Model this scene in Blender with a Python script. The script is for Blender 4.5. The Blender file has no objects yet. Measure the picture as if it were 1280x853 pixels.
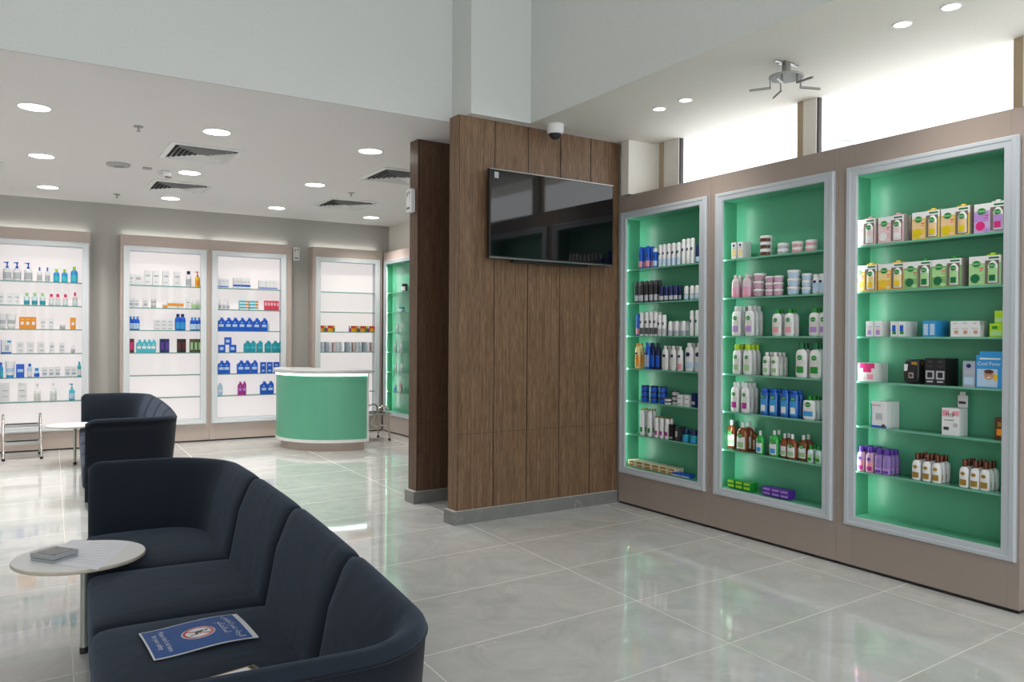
import bpy, bmesh, math, random
from mathutils import Vector, Matrix
random.seed(7)
PI = math.pi
COL = bpy.context.scene.collection
LED_TR = (0.9, 1.0, 0.95)
COVE = 0.38

# ------------------------------------------------------------------ materials
MATS = {}
def _pr(m): return m.node_tree.nodes['Principled BSDF']
def mat(name, col, rough=0.5, metal=0.0, alpha=1.0, emit=None, es=0.0, spec=0.5, sheen=0.0, coat=0.0, trans=0.0, ior=1.45):
    if name in MATS: return MATS[name]
    m = bpy.data.materials.new(name); m.use_nodes = True
    p = _pr(m)
    p.inputs['Base Color'].default_value = (*col, 1)
    p.inputs['Roughness'].default_value = rough
    p.inputs['Metallic'].default_value = metal
    p.inputs['Alpha'].default_value = alpha
    p.inputs['Specular IOR Level'].default_value = spec
    p.inputs['Sheen Weight'].default_value = sheen
    p.inputs['Coat Weight'].default_value = coat
    p.inputs['Transmission Weight'].default_value = trans
    p.inputs['IOR'].default_value = ior
    if emit:
        p.inputs['Emission Color'].default_value = (*emit, 1)
        p.inputs['Emission Strength'].default_value = es
    MATS[name] = m
    return m
def nodes(m): return m.node_tree.nodes, m.node_tree.links
def N(m, t, **k):
    n = m.node_tree.nodes.new(t)
    for a, b in k.items(): setattr(n, a, b)
    return n
def ramp(m, pts):
    r = N(m, 'ShaderNodeValToRGB'); e = r.color_ramp.elements
    while len(e) < len(pts): e.new(0.5)
    for i, (p, c) in enumerate(pts): e[i].position = p; e[i].color = (*c, 1)
    return r
def speckled(name, c1, c2, scale, rough, bump=0.0, **k):
    """two-tone fine noise, used for paint, laminate, fabric"""
    if name in MATS: return MATS[name]
    m = mat(name, c1, rough, **k); L = m.node_tree.links; p = _pr(m)
    tc = N(m, 'ShaderNodeTexCoord'); no = N(m, 'ShaderNodeTexNoise'); no.inputs['Scale'].default_value = scale
    no.inputs['Detail'].default_value = 3
    r = ramp(m, [(0.35, c1), (0.65, c2)])
    L.new(tc.outputs['Object'], no.inputs['Vector']); L.new(no.outputs['Fac'], r.inputs['Fac']); L.new(r.outputs['Color'], p.inputs['Base Color'])
    if bump:
        b = N(m, 'ShaderNodeBump'); b.inputs['Strength'].default_value = bump; b.inputs['Distance'].default_value = 0.002
        L.new(no.outputs['Fac'], b.inputs['Height']); L.new(b.outputs['Normal'], p.inputs['Normal'])
    return m

M_wall = speckled('wall_paint', (0.62, 0.64, 0.62), (0.65, 0.67, 0.65), 60, 0.85)
M_ceil = speckled('ceiling_paint', (0.80, 0.775, 0.775), (0.83, 0.805, 0.805), 60, 0.9)
M_backwall = speckled('back_wall_paint', (0.43, 0.43, 0.40), (0.46, 0.46, 0.43), 60, 0.85)
M_cream = speckled('cream_paint', (0.76, 0.74, 0.68), (0.79, 0.77, 0.71), 60, 0.8)
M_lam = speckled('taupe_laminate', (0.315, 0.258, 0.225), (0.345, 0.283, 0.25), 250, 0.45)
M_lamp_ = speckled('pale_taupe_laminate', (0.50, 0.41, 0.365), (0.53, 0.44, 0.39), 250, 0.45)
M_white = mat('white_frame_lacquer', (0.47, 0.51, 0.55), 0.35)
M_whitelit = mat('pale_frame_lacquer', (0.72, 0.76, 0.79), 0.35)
M_whitegloss = mat('white_gloss', (0.80, 0.80, 0.80), 0.25)
M_green = mat('green_gloss_panel', (0.088, 0.36, 0.215), 0.33)
M_greenlam = speckled('green_desk_laminate', (0.12, 0.42, 0.27), (0.13, 0.44, 0.29), 300, 0.45)
M_shelf = mat('green_tinted_glass', (0.075, 0.30, 0.19), 0.12, alpha=0.88, spec=0.5)
M_shelfw = mat('clear_shelf_glass', (0.25, 0.45, 0.42), 0.05, alpha=0.30, spec=0.6)
M_edge = mat('glass_edge', (0.10, 0.28, 0.24), 0.2)
M_lit = mat('backlit_white_acrylic', (0.45, 0.43, 0.42), 0.4, emit=(1.0, 0.925, 0.915), es=0.31)
M_strip = mat('cabinet_led_strip', (1, 1, 1), 0.4, emit=(0.9, 1.0, 0.95), es=0.5)
M_led = mat('downlight_lens', (1, 1, 1), 0.4, emit=(1, 0.97, 0.95), es=6)
M_trimring = mat('downlight_ring', (0.8, 0.8, 0.8), 0.4)
M_tan = mat('tan_window_aluminium', (0.40, 0.31, 0.21), 0.5)
M_darkgasket = mat('dark_gasket', (0.05, 0.045, 0.05), 0.6)
M_chrome = mat('chrome_tube', (0.50, 0.49, 0.46), 0.2, metal=1.0)
M_steel = mat('brushed_steel', (0.38, 0.38, 0.36), 0.35, metal=1.0)
M_black = mat('black_plastic', (0.012, 0.012, 0.013), 0.4)
M_rubber = mat('black_rubber', (0.015, 0.015, 0.015), 0.8)
M_screen = mat('black_glossy_screen', (0.004, 0.004, 0.005), 0.05, spec=0.65)
M_tabletop = mat('white_laminate_tabletop', (0.86, 0.86, 0.85), 0.4)
M_tableedge = mat('beige_table_edge', (0.52, 0.47, 0.39), 0.5)
M_tleg = mat('grey_green_leg_metal', (0.42, 0.44, 0.40), 0.4, metal=0.5)
M_paper = mat('white_paper', (0.84, 0.86, 0.92), 0.7)
M_glasswin = mat('clear_window_glass', (1, 1, 1), 0.02, alpha=0.06, spec=0.5)
M_sign_blue = mat('blue_laminated_print', (0.004, 0.075, 0.30), 0.35, spec=0.2)
M_sign_white = mat('white_laminated_print', (0.75, 0.77, 0.80), 0.3, spec=0.35)
M_sign_red = mat('red_print', (0.55, 0.03, 0.03), 0.2)
M_ink = mat('black_ink', (0.02, 0.02, 0.03), 0.5)
M_device = mat('grey_device_plastic', (0.33, 0.35, 0.37), 0.35)
M_device_dark = mat('dark_grey_device_inset', (0.17, 0.17, 0.18), 0.25)
M_kraft = mat('brown_card_edge', (0.45, 0.30, 0.14), 0.6)

def make_fabric():
    m = speckled('navy_wool_fabric', (0.0062, 0.0105, 0.0175), (0.0100, 0.0158, 0.0250), 420, 0.9, bump=0.35, sheen=0.20, spec=0.25)
    _pr(m).inputs['Sheen Roughness'].default_value = 0.5
    _pr(m).inputs['Sheen Tint'].default_value = (0.5, 0.62, 0.85, 1)
    # soft wrinkles on top of the weave
    L = m.node_tree.links
    tc = N(m, 'ShaderNodeTexCoord'); n2 = N(m, 'ShaderNodeTexNoise'); n2.inputs['Scale'].default_value = 5.0; n2.inputs['Distortion'].default_value = 0.8
    b2 = N(m, 'ShaderNodeBump'); b2.inputs['Strength'].default_value = 0.2; b2.inputs['Distance'].default_value = 0.03
    old = [n for n in m.node_tree.nodes if n.type == 'BUMP' and n != b2][0]
    L.new(tc.outputs['Object'], n2.inputs['Vector']); L.new(n2.outputs['Fac'], b2.inputs['Height'])
    L.new(b2.outputs['Normal'], old.inputs['Normal'])
    return m
M_fabric = make_fabric()
M_fabdark = speckled('navy_shell_fabric', (0.0050, 0.0072, 0.012), (0.0075, 0.0105, 0.017), 420, 0.9, bump=0.35, sheen=0.08, spec=0.2)

def make_wood(name, c1, c2, c3):
    m = mat(name, c1, 0.42); L = m.node_tree.links; p = _pr(m)
    tc = N(m, 'ShaderNodeTexCoord'); mp = N(m, 'ShaderNodeMapping')
    mp.inputs['Scale'].default_value = (55, 55, 1.6)
    no = N(m, 'ShaderNodeTexNoise'); no.inputs['Scale'].default_value = 1.0; no.inputs['Detail'].default_value = 5; no.inputs['Roughness'].default_value = 0.6
    mp2 = N(m, 'ShaderNodeMapping'); mp2.inputs['Scale'].default_value = (220, 220, 9)
    n2 = N(m, 'ShaderNodeTexNoise'); n2.inputs['Scale'].default_value = 1.0; n2.inputs['Detail'].default_value = 2
    r1 = ramp(m, [(0.30, c1), (0.52, c2), (0.75, c3)])
    r2 = ramp(m, [(0.35, (0.42, 0.42, 0.42)), (0.62, (1, 1, 1))])
    mx = N(m, 'ShaderNodeMix', data_type='RGBA', blend_type='MULTIPLY'); mx.inputs[0].default_value = 0.8
    L.new(tc.outputs['Object'], mp.inputs['Vector']); L.new(mp.outputs['Vector'], no.inputs['Vector'])
    L.new(tc.outputs['Object'], mp2.inputs['Vector']); L.new(mp2.outputs['Vector'], n2.inputs['Vector'])
    L.new(no.outputs['Fac'], r1.inputs['Fac']); L.new(n2.outputs['Fac'], r2.inputs['Fac'])
    L.new(r1.outputs['Color'], mx.inputs[6]); L.new(r2.outputs['Color'], mx.inputs[7])
    L.new(mx.outputs[2], p.inputs['Base Color'])
    b = N(m, 'ShaderNodeBump'); b.inputs['Strength'].default_value = 0.15; b.inputs['Distance'].default_value = 0.001
    L.new(n2.outputs['Fac'], b.inputs['Height']); L.new(b.outputs['Normal'], p.inputs['Normal'])
    return m
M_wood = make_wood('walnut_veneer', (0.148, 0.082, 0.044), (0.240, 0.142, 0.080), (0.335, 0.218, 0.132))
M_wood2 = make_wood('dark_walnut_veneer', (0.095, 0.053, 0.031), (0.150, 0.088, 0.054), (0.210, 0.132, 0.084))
M_joint = mat('veneer_joint_shadow_gap', (0.02, 0.012, 0.009), 0.7)

def make_stone(name, tiles=True, g=1.0):
    m = mat(name, (0.3, 0.3, 0.3), 0.07, spec=0.95); L = m.node_tree.links; p = _pr(m)
    ge = N(m, 'ShaderNodeNewGeometry')
    sx = N(m, 'ShaderNodeSeparateXYZ'); L.new(ge.outputs['Position'], sx.inputs[0])
    def mth(op, a, b=None, c=None):
        n = N(m, 'ShaderNodeMath', operation=op)
        for i, v in enumerate((a, b, c)):
            if v is None: continue
            if isinstance(v, (int, float)): n.inputs[i].default_value = v
            else: L.new(v, n.inputs[i])
        return n.outputs[0]
    # grid coordinates fitted to the joints: long joints run (1, .073), cross joints (.033, 1)
    X, Y = sx.outputs[0], sx.outputs[1]
    u = mth('DIVIDE', mth('SUBTRACT', mth('SUBTRACT', X, mth('MULTIPLY', Y, 0.033)), 2.990), 1.45)
    v = mth('DIVIDE', mth('SUBTRACT', mth('SUBTRACT', Y, mth('MULTIPLY', X, 0.073)), 4.878), 0.742)
    fu, fv = mth('FLOOR', u), mth('FLOOR', v)
    cell = mth('ADD', mth('MULTIPLY', fu, 3.7), mth('MULTIPLY', fv, 7.3))
    du = mth('ABSOLUTE', mth('SUBTRACT', mth('FRACT', mth('ADD', u, 0.5)), 0.5))
    dv = mth('ABSOLUTE', mth('SUBTRACT', mth('FRACT', mth('ADD', v, 0.5)), 0.5))
    joint = mth('MINIMUM', mth('ADD', mth('LESS_THAN', du, 0.0022), mth('LESS_THAN', dv, 0.0043)), 1.0)
    off = N(m, 'ShaderNodeCombineXYZ'); L.new(cell, off.inputs[0]); L.new(cell, off.inputs[2])
    va = N(m, 'ShaderNodeVectorMath', operation='ADD'); L.new(ge.outputs['Position'], va.inputs[0]); L.new(off.outputs[0], va.inputs[1])
    P = va.outputs[0]
    n1 = N(m, 'ShaderNodeTexNoise'); n1.inputs['Scale'].default_value = 2.6; n1.inputs['Detail'].default_value = 10; n1.inputs['Distortion'].default_value = 1.6; n1.inputs['Roughness'].default_value = 0.7
    L.new(P, n1.inputs['Vector'])
    r1 = ramp(m, [(0.30, (0.315*g, 0.322*g, 0.314*g)), (0.5, (0.370*g, 0.377*g, 0.367*g)), (0.72, (0.425*g, 0.431*g, 0.420*g))]); L.new(n1.outputs['Fac'], r1.inputs['Fac'])
    n2 = N(m, 'ShaderNodeTexNoise'); n2.inputs['Scale'].default_value = 1.3; n2.inputs['Detail'].default_value = 6; n2.inputs['Distortion'].default_value = 2.2
    L.new(P, n2.inputs['Vector'])
    vein = mth('ABSOLUTE', mth('SUBTRACT', n2.outputs['Fac'], 0.5))
    r2 = ramp(m, [(0.0, (1, 1, 1)), (0.007, (0, 0, 0))]); L.new(vein, r2.inputs['Fac'])
    n3 = N(m, 'ShaderNodeTexNoise'); n3.inputs['Scale'].default_value = 2.8; L.new(P, n3.inputs['Vector'])
    gate = ramp(m, [(0.55, (0, 0, 0)), (0.70, (0.8, 0.8, 0.8))]); L.new(n3.outputs['Fac'], gate.inputs['Fac'])
    vm = mth('MULTIPLY', r2.outputs['Color'], gate.outputs['Color'])
    mx = N(m, 'ShaderNodeMix', data_type='RGBA'); L.new(vm, mx.inputs[0]); L.new(r1.outputs['Color'], mx.inputs[6]); mx.inputs[7].default_value = (0.85, 0.84, 0.81, 1)
    out = mx.outputs[2]
    if tiles:
        m2 = N(m, 'ShaderNodeMix', data_type='RGBA'); L.new(joint, m2.inputs[0]); L.new(out, m2.inputs[6]); m2.inputs[7].default_value = (0.80, 0.78, 0.72, 1)
        out = m2.outputs[2]
        L.new(mth('ADD', 0.045, mth('MULTIPLY', joint, 0.4)), p.inputs['Roughness'])
        # each slab sits a hair off level, so reflections break from tile to tile
        wn = N(m, 'ShaderNodeTexWhiteNoise', noise_dimensions='1D'); L.new(cell, wn.inputs['W'])
        sb = N(m, 'ShaderNodeVectorMath', operation='SUBTRACT'); L.new(wn.outputs['Color'], sb.inputs[0]); sb.inputs[1].default_value = (0.5, 0.5, 0.5)
        sc = N(m, 'ShaderNodeVectorMath', operation='MULTIPLY'); L.new(sb.outputs[0], sc.inputs[0]); sc.inputs[1].default_value = (0.003, 0.003, 0)
        nw = N(m, 'ShaderNodeTexNoise'); nw.inputs['Scale'].default_value = 3.0; L.new(P, nw.inputs['Vector'])
        bm_ = N(m, 'ShaderNodeBump'); bm_.inputs['Strength'].default_value = 0.07; bm_.inputs['Distance'].default_value = 0.004
        L.new(nw.outputs['Fac'], bm_.inputs['Height'])
        ad = N(m, 'ShaderNodeVectorMath', operation='ADD'); L.new(bm_.outputs['Normal'], ad.inputs[0]); L.new(sc.outputs[0], ad.inputs[1])
        L.new(ad.outputs[0], p.inputs['Normal'])
    L.new(out, p.inputs['Base Color'])
    return m
M_floor = make_stone('polished_grey_marble_tiles', g=1.6)
M_skirt = make_stone('grey_marble_skirting', tiles=False, g=0.55)
_pr(M_skirt).inputs['Roughness'].default_value = 0.3

def cm(name, col, rough=0.35, **k): return mat('pack_' + name, col, rough, **k)
W_ = cm('white', (0.72, 0.73, 0.74)); OW = cm('off_white', (0.62, 0.63, 0.60)); BLU = cm('royal_blue', (0.008, 0.095, 0.55)); NAV = cm('navy', (0.008, 0.018, 0.09))
BLK = cm('black', (0.012, 0.012, 0.014)); DGR = cm('charcoal', (0.05, 0.05, 0.06)); GRY = cm('grey', (0.42, 0.44, 0.47)); SKY = cm('sky_blue', (0.03, 0.28, 0.62))
LBL = cm('pale_blue', (0.42, 0.58, 0.75)); TEA = cm('teal', (0.015, 0.30, 0.38)); TQ = cm('turquoise', (0.05, 0.45, 0.55)); ORG = cm('orange', (0.75, 0.27, 0.015)); YEL = cm('yellow', (0.78, 0.50, 0.02))
LIM = cm('lime', (0.38, 0.62, 0.02)); GRN = cm('green', (0.01, 0.25, 0.03)); DGN = cm('dark_green', (0.005, 0.14, 0.05)); LGN = cm('light_green', (0.35, 0.62, 0.28)); PNK = cm('pink', (0.72, 0.30, 0.36))
HPK = cm('hot_pink', (0.62, 0.02, 0.17)); ROS = cm('rose', (0.70, 0.06, 0.12)); LIL = cm('lilac', (0.42, 0.24, 0.58)); PUR = cm('purple', (0.09, 0.025, 0.32)); MAG = cm('magenta', (0.38, 0.02, 0.25))
BRN = cm('brown', (0.10, 0.035, 0.015)); AMB = cm('amber', (0.20, 0.045, 0.008), 0.12, coat=0.5); GLD = cm('gold', (0.42, 0.26, 0.05), 0.3, metal=0.5); RED = cm('red', (0.60, 0.02, 0.02))
CRM = cm('cream', (0.70, 0.62, 0.45)); SKN = cm('skin_print', (0.55, 0.30, 0.20)); MRN = cm('maroon', (0.10, 0.012, 0.02)); OLV = cm('dark_olive', (0.06, 0.07, 0.02)); CLR = cm('clear_pale', (0.55, 0.68, 0.70), 0.15)
CPK = cm('clear_pink', (0.72, 0.32, 0.50), 0.12); CBL = cm('clear_blue', (0.01, 0.10, 0.42), 0.10, coat=0.5); CGR = cm('clear_green', (0.02, 0.36, 0.05), 0.1, coat=0.5); COP = cm('copper_cap', (0.14, 0.05, 0.03), 0.25, metal=0.6)
PBL = cm('print_blue_grey', (0.35, 0.40, 0.50)); TPC = cm('pale_pink', (0.70, 0.55, 0.56)); PYL = cm('pale_yellow', (0.75, 0.62, 0.28)); PLG = cm('pale_green', (0.30, 0.52, 0.26))

# ------------------------------------------------------------------ mesh builder
_TXT = {}
def text_geo(s):
    if s in _TXT: return _TXT[s]
    cu = bpy.data.curves.new('t', 'FONT'); cu.body = s; cu.size = 1; cu.align_x = 'CENTER'; cu.align_y = 'CENTER'; cu.resolution_u = 2
    o = bpy.data.objects.new('t', cu); COL.objects.link(o)
    dg = bpy.context.evaluated_depsgraph_get(); dg.update()
    me = bpy.data.meshes.new_from_object(o.evaluated_get(dg))
    vs = [tuple(v.co) for v in me.vertices]; fs = [tuple(p.vertices) for p in me.polygons]
    bpy.data.objects.remove(o); bpy.data.meshes.remove(me); bpy.data.curves.remove(cu)
    _TXT[s] = (vs, fs); return _TXT[s]

class MB:
    def __init__(s): s.v = []; s.f = []; s.m = []; s.sm = []
    def add(s, vs, fs, mi=0, smooth=False):
        b = len(s.v); s.v += [tuple(v) for v in vs]
        for f in fs: s.f.append(tuple(i + b for i in f)); s.m.append(mi); s.sm.append(smooth)
    def box(s, x0, x1, y0, y1, z0, z1, mi=0):
        s.add([(x0,y0,z0),(x1,y0,z0),(x1,y1,z0),(x0,y1,z0),(x0,y0,z1),(x1,y0,z1),(x1,y1,z1),(x0,y1,z1)],
              [(3,2,1,0),(4,5,6,7),(0,1,5,4),(1,2,6,5),(2,3,7,6),(3,0,4,7)], mi)
    def cbox(s, x, y, z, w, d, h, mi=0): s.box(x-w/2, x+w/2, y-d/2, y+d/2, z, z+h, mi)
    def rings(s, rs, mi=0, cap0=True, cap1=True, smooth=True, closed=True):
        n = len(rs[0]); vs = [p for r in rs for p in r]; fs = []
        m = n if closed else n - 1
        for k in range(len(rs) - 1):
            for i in range(m):
                j = (i + 1) % n
                fs.append((k*n+i, k*n+j, (k+1)*n+j, (k+1)*n+i))
        s.add(vs, fs, mi, smooth)
        if cap0: s.add(rs[0], [tuple(reversed(range(n)))], mi)
        if cap1: s.add(rs[-1], [tuple(range(n))], mi)
    def lathe(s, prof, a=1, b=1, n=14, e=2.0, mi=0, c=(0, 0), cap0=True, cap1=True, smooth=True):
        """prof: (radius factor, z); ellipse half-axes a, b; exponent e > 2 squares it off"""
        rs = []
        for r, z in prof:
            ring = []
            for i in range(n):
                t = 2*PI*i/n; ct, st = math.cos(t), math.sin(t)
                k = (abs(ct)**e + abs(st)**e) ** (-1/e)
                ring.append((c[0] + a*r*ct*k, c[1] + b*r*st*k, z))
            rs.append(ring)
        s.rings(rs, mi, cap0, cap1, smooth)
    def patch(s, a, b, z0, z1, t0, t1, n=6, e=2.0, mi=0, c=(0, 0), taper=1.0):
        """label wrapped on the front (-y) of an oval body; t in degrees either side of straight ahead"""
        lo, hi, lo2, hi2 = [], [], [], []
        for i in range(n + 1):
            t = math.radians(-90 + t0 + (t1 - t0)*i/n); ct, st = math.cos(t), math.sin(t)
            k = (abs(ct)**e + abs(st)**e) ** (-1/e)
            lo.append((c[0]+a*ct*k, c[1]+b*st*k, z0)); hi.append((c[0]+a*taper*ct*k, c[1]+b*taper*st*k, z1))
        vs = lo + hi; m = n + 1
        s.add(vs, [(i, i+1, m+i+1, m+i) for i in range(n)], mi, True)
    def tube(s, pts, r, n=8, mi=0, caps=True):
        pts = [Vector(p) for p in pts]; rs = []; up = None
        for i, p in enumerate(pts):
            d = (pts[min(i+1, len(pts)-1)] - pts[max(i-1, 0)]).normalized()
            if up is None: up = d.orthogonal().normalized()
            up = (up - d*up.dot(d)).normalized(); sd = d.cross(up)
            rs.append([tuple(p + up*(r*math.cos(2*PI*k/n)) + sd*(r*math.sin(2*PI*k/n))) for k in range(n)])
        s.rings(rs, mi, caps, caps)
    def prism(s, pts, z0, z1, mi=0):
        n = len(pts); s.rings([[(x, y, z0) for x, y in pts], [(x, y, z1) for x, y in pts]], mi, True, True, False)
    def blob(s, c, h, e=8.0, n=8, mi=0, fn=None):
        """rounded box: centre c, half sizes h, exponent e"""
        for ax in range(3):
            for sg in (-1, 1):
                vs = []
                for i in range(n+1):
                    for j in range(n+1):
                        u, v = -1 + 2*i/n, -1 + 2*j/n
                        u, v = math.sin(u*PI/2), math.sin(v*PI/2)
                        p = [0, 0, 0]; p[ax] = sg; p[(ax+1) % 3] = u; p[(ax+2) % 3] = v
                        k = sum(abs(q)**e for q in p) ** (-1/e)
                        q = (p[0]*k, p[1]*k, p[2]*k)
                        w = [c[t] + h[t]*q[t] for t in range(3)]
                        if fn: w = fn(w, q)
                        vs.append(tuple(w))
                fs = []
                for i in range(n):
                    for j in range(n):
                        a = i*(n+1)+j; f = (a, a+n+1, a+n+2, a+1)
                        fs.append(f if sg > 0 else tuple(reversed(f)))
                s.add(vs, fs, mi, True)
    def text(s, body, c, size, mi=0, plane='xz', rot=0.0, sx=1.0):
        """flat letters; plane xz faces -y, plane xy faces +z"""
        vs, fs = text_geo(body); cr, sr = math.cos(rot), math.sin(rot); out = []
        for x, y, z in vs:
            x, y = x*size*sx, y*size; x, y = x*cr - y*sr, x*sr + y*cr
            out.append((c[0]+x, c[1], c[2]+y) if plane == 'xz' else (c[0]+x, c[1]+y, c[2]))
        s.add(out, fs, mi)
    def disc(s, c, a, b, y, t=0.0015, n=16, mi=0):
        """upright disc facing -y centred (x, z) = c, thickness t"""
        r0 = [(c[0]+a*math.cos(2*PI*i/n), y, c[1]+b*math.sin(2*PI*i/n)) for i in range(n)]
        r1 = [(p[0], y-t, p[2]) for p in r0]
        s.rings([r0, r1], mi, False, True, False)
    def mesh(s, name, mats, merge=False):
        me = bpy.data.meshes.new(name); me.from_pydata(s.v, [], s.f); me.update()
        for m in (mats if isinstance(mats, (list, tuple)) else [mats]): me.materials.append(m)
        me.polygons.foreach_set('material_index', s.m); me.polygons.foreach_set('use_smooth', s.sm)
        if merge or any(s.sm):
            bm = bmesh.new(); bm.from_mesh(me)
            if merge: bmesh.ops.remove_doubles(bm, verts=bm.verts, dist=1e-5)
            if merge: bmesh.ops.recalc_face_normals(bm, faces=bm.faces)
            bm.to_mesh(me); bm.free()
        return me
    def build(s, name, mats, parent=None, merge=False):
        o = bpy.data.objects.new(name, s.mesh(name, mats, merge)); COL.objects.link(o)
        if parent is not None: o.parent = parent
        return o

def tag(o, label, cat, group=None):
    o['label'] = label; o['category'] = cat
    if group: o['group'] = group
    return o
def thing(name, label, cat, loc=(0, 0, 0), rz=0.0, group=None):
    o = bpy.data.objects.new(name, None); COL.objects.link(o); o.empty_display_size = 0.05
    o.location = loc; o.rotation_euler = (0, 0, rz)
    return tag(o, label, cat, group)
def struct(name, mb, m, parent=None):
    o = mb.build(name, m, parent); o['kind'] = 'structure'; return o
def copy_thing(src):
    c = src.copy(); COL.objects.link(c)
    for ch in src.children:
        d = ch.copy(); COL.objects.link(d); d.parent = c
        for g in ch.children:
            e = g.copy(); COL.objects.link(e); e.parent = d
    return c
def bevel(o, w, seg=2):
    b = o.modifiers.new('bevel', 'BEVEL'); b.width = w; b.segments = seg; b.limit_method = 'ANGLE'; return o

# ------------------------------------------------------------------ camera
CH = 1.55
F_PX, YAW, PITCH, ROLL = 1004.377, math.radians(58.298564), math.radians(-0.318119), math.radians(0.349655)
vF = Vector((math.cos(YAW)*math.cos(PITCH), math.sin(YAW)*math.cos(PITCH), math.sin(PITCH)))
vR = Vector((math.sin(YAW), -math.cos(YAW), 0)); vU = vR.cross(vF)
cR, sR = math.cos(ROLL), math.sin(ROLL)
vR, vU = vR*cR + vU*sR, vU*cR - vR*sR
camd = bpy.data.cameras.new('camera'); cam = bpy.data.objects.new('camera', camd); COL.objects.link(cam)
camd.sensor_width = 36; camd.lens = F_PX*36/1280; camd.clip_start = 0.05; camd.clip_end = 200
cam.matrix_world = Matrix(((vR.x, vU.x, -vF.x, 0), (vR.y, vU.y, -vF.y, 0), (vR.z, vU.z, -vF.z, CH), (0, 0, 0, 1)))
bpy.context.scene.camera = cam
def ray(px, py): return vF + vR*((px-640)/F_PX) - vU*((py-426.5)/F_PX)
def on_x(px, py, x): d = ray(px, py); t = x/d.x; return Vector((x, d.y*t, CH + d.z*t))
def on_y(px, py, y): d = ray(px, py); t = y/d.y; return Vector((d.x*t, y, CH + d.z*t))
def on_z(px, py, z): d = ray(px, py); t = (z-CH)/d.z; return Vector((d.x*t, d.y*t, z))

# ------------------------------------------------------------------ room shell
ZL = 3.366          # lower ceiling and soffit
ZU = 5.3            # upper ceiling of the double-height part
XWIN = 5.122
YB, YB2, XS, YBACK = 6.083, 5.749, 3.724, 12.467
XBK = 3.145
b = MB(); b.box(-4.2, 5.6, -3.6, 12.7, -0.1, 0); struct('floor', b, M_floor)
b = MB(); b.box(-4.2, 5.6, YB+0.02, 12.7, ZL, ZL+0.1); b.box(XBK+0.02, 5.6, YB2+0.02, YB+0.02, ZL, ZL+0.1)
struct('ceiling', b, M_ceil)
b = MB(); b.box(XS+0.004, 5.6, -3.6, YB2+0.02, ZL, ZL+0.12); struct('ceiling_soffit', b, M_cream)
b = MB(); b.box(-4.2, 5.6, -3.6, YB+0.1, ZU, ZU+0.1); struct('ceiling_upper', b, M_ceil)
b = MB(); b.box(-4.2, XBK, YB, YB+0.1, ZL+0.1, ZU); b.box(-4.2, XBK, YB, YB+0.02, ZL, ZL+0.1); b.box(XBK, XBK+0.02, YB2+0.02, YB+0.02, ZL, ZL+0.1)
b.box(XBK, XS, YB2, YB+0.1, ZL+0.1, ZU); b.box(XBK, XS, YB2, YB2+0.02, ZL, ZL+0.1)
struct('wall_bulkhead', b, M_wall)
b = MB(); b.box(XS, XS+0.1, -3.6, YB2, ZL+0.12, ZU); b.box(XS, XS+0.004, -3.6, YB2, ZL, ZL+0.12); struct('wall_soffit', b, M_wall)
b = MB(); b.box(-4.2, 5.6, YBACK, YBACK+0.15, 0, ZL); struct('wall_back', b, M_backwall)
b = MB(); b.box(-4.3, -4.2, -3.6, 12.7, 0, ZU); struct('wall_left', b, M_cream)
# right wall: solid below the clerestory, piers between its windows
WINS = [(4.073, 5.433), (2.495, 3.957), (0.93, 2.375), (-0.65, 0.80), (-2.2, -0.78)]
b = MB(); b.box(XWIN, XWIN+0.25, -3.6, 10.9, 0, 2.55); b.box(XWIN+0.16, XWIN+0.30, 10.9, 12.6, 0, ZL)
prev = 5.95
for y0, y1 in WINS:
    b.box(XWIN, XWIN+0.06, y1, prev, 2.55, ZL); prev = y0
b.box(XWIN, XWIN+0.06, -3.6, prev, 2.55, ZL)
b.box(XWIN+0.12, XWIN+0.25, 5.95, 10.9, 2.55, ZL)
b.box(XWIN, XWIN+0.12, 5.95, 8.0, 2.55, ZL)
struct('wall_right', b, M_cream)
b = MB(); b.box(4.79, XWIN, 5.735, 5.84, 2.87, ZL); struct('wall_return', b, M_cream)
b = MB(); b.box(XWIN-0.012, XWIN, 5.624, 5.679, 2.6, ZL); struct('trim_1', b, M_tan)
for i, (y0, y1) in enumerate(WINS):
    g = MB(); g.box(XWIN+0.030, XWIN+0.036, y0+0.02, y1-0.012, 2.6, ZL-0.002)
    w = struct('window_%d' % (i+1), g, M_glasswin)
    f = MB(); xa, xb = XWIN+0.0, XWIN+0.05
    f.box(xa, xb, y0, y0+0.055, 2.55, ZL-0.001); f.box(xa+0.01, xb, y0+0.055, y1, 2.55, 2.61)
    struct('window_frame', f, M_tan, w)
    f = MB(); f.box(xa+0.012, xb, y1-0.014, y1, 2.61, ZL-0.001); struct('window_gasket', f, M_darkgasket, w)
# glazed front behind the viewer
b = MB()
for x0, x1 in ((-4.2, -3.9), (-1.25, -1.1), (1.6, 1.75), (4.4, 5.4)): b.box(x0, x1, -3.6, -3.45, 0, ZU)
b.box(-4.2, 5.4, -3.6, -3.45, 2.9, 3.25); b.box(-4.2, 5.4, -3.6, -3.45, 0, 0.1); b.box(-4.2, 5.4, -3.6, -3.45, 5.0, ZU)
struct('wall_front', b, M_tan)

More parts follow.
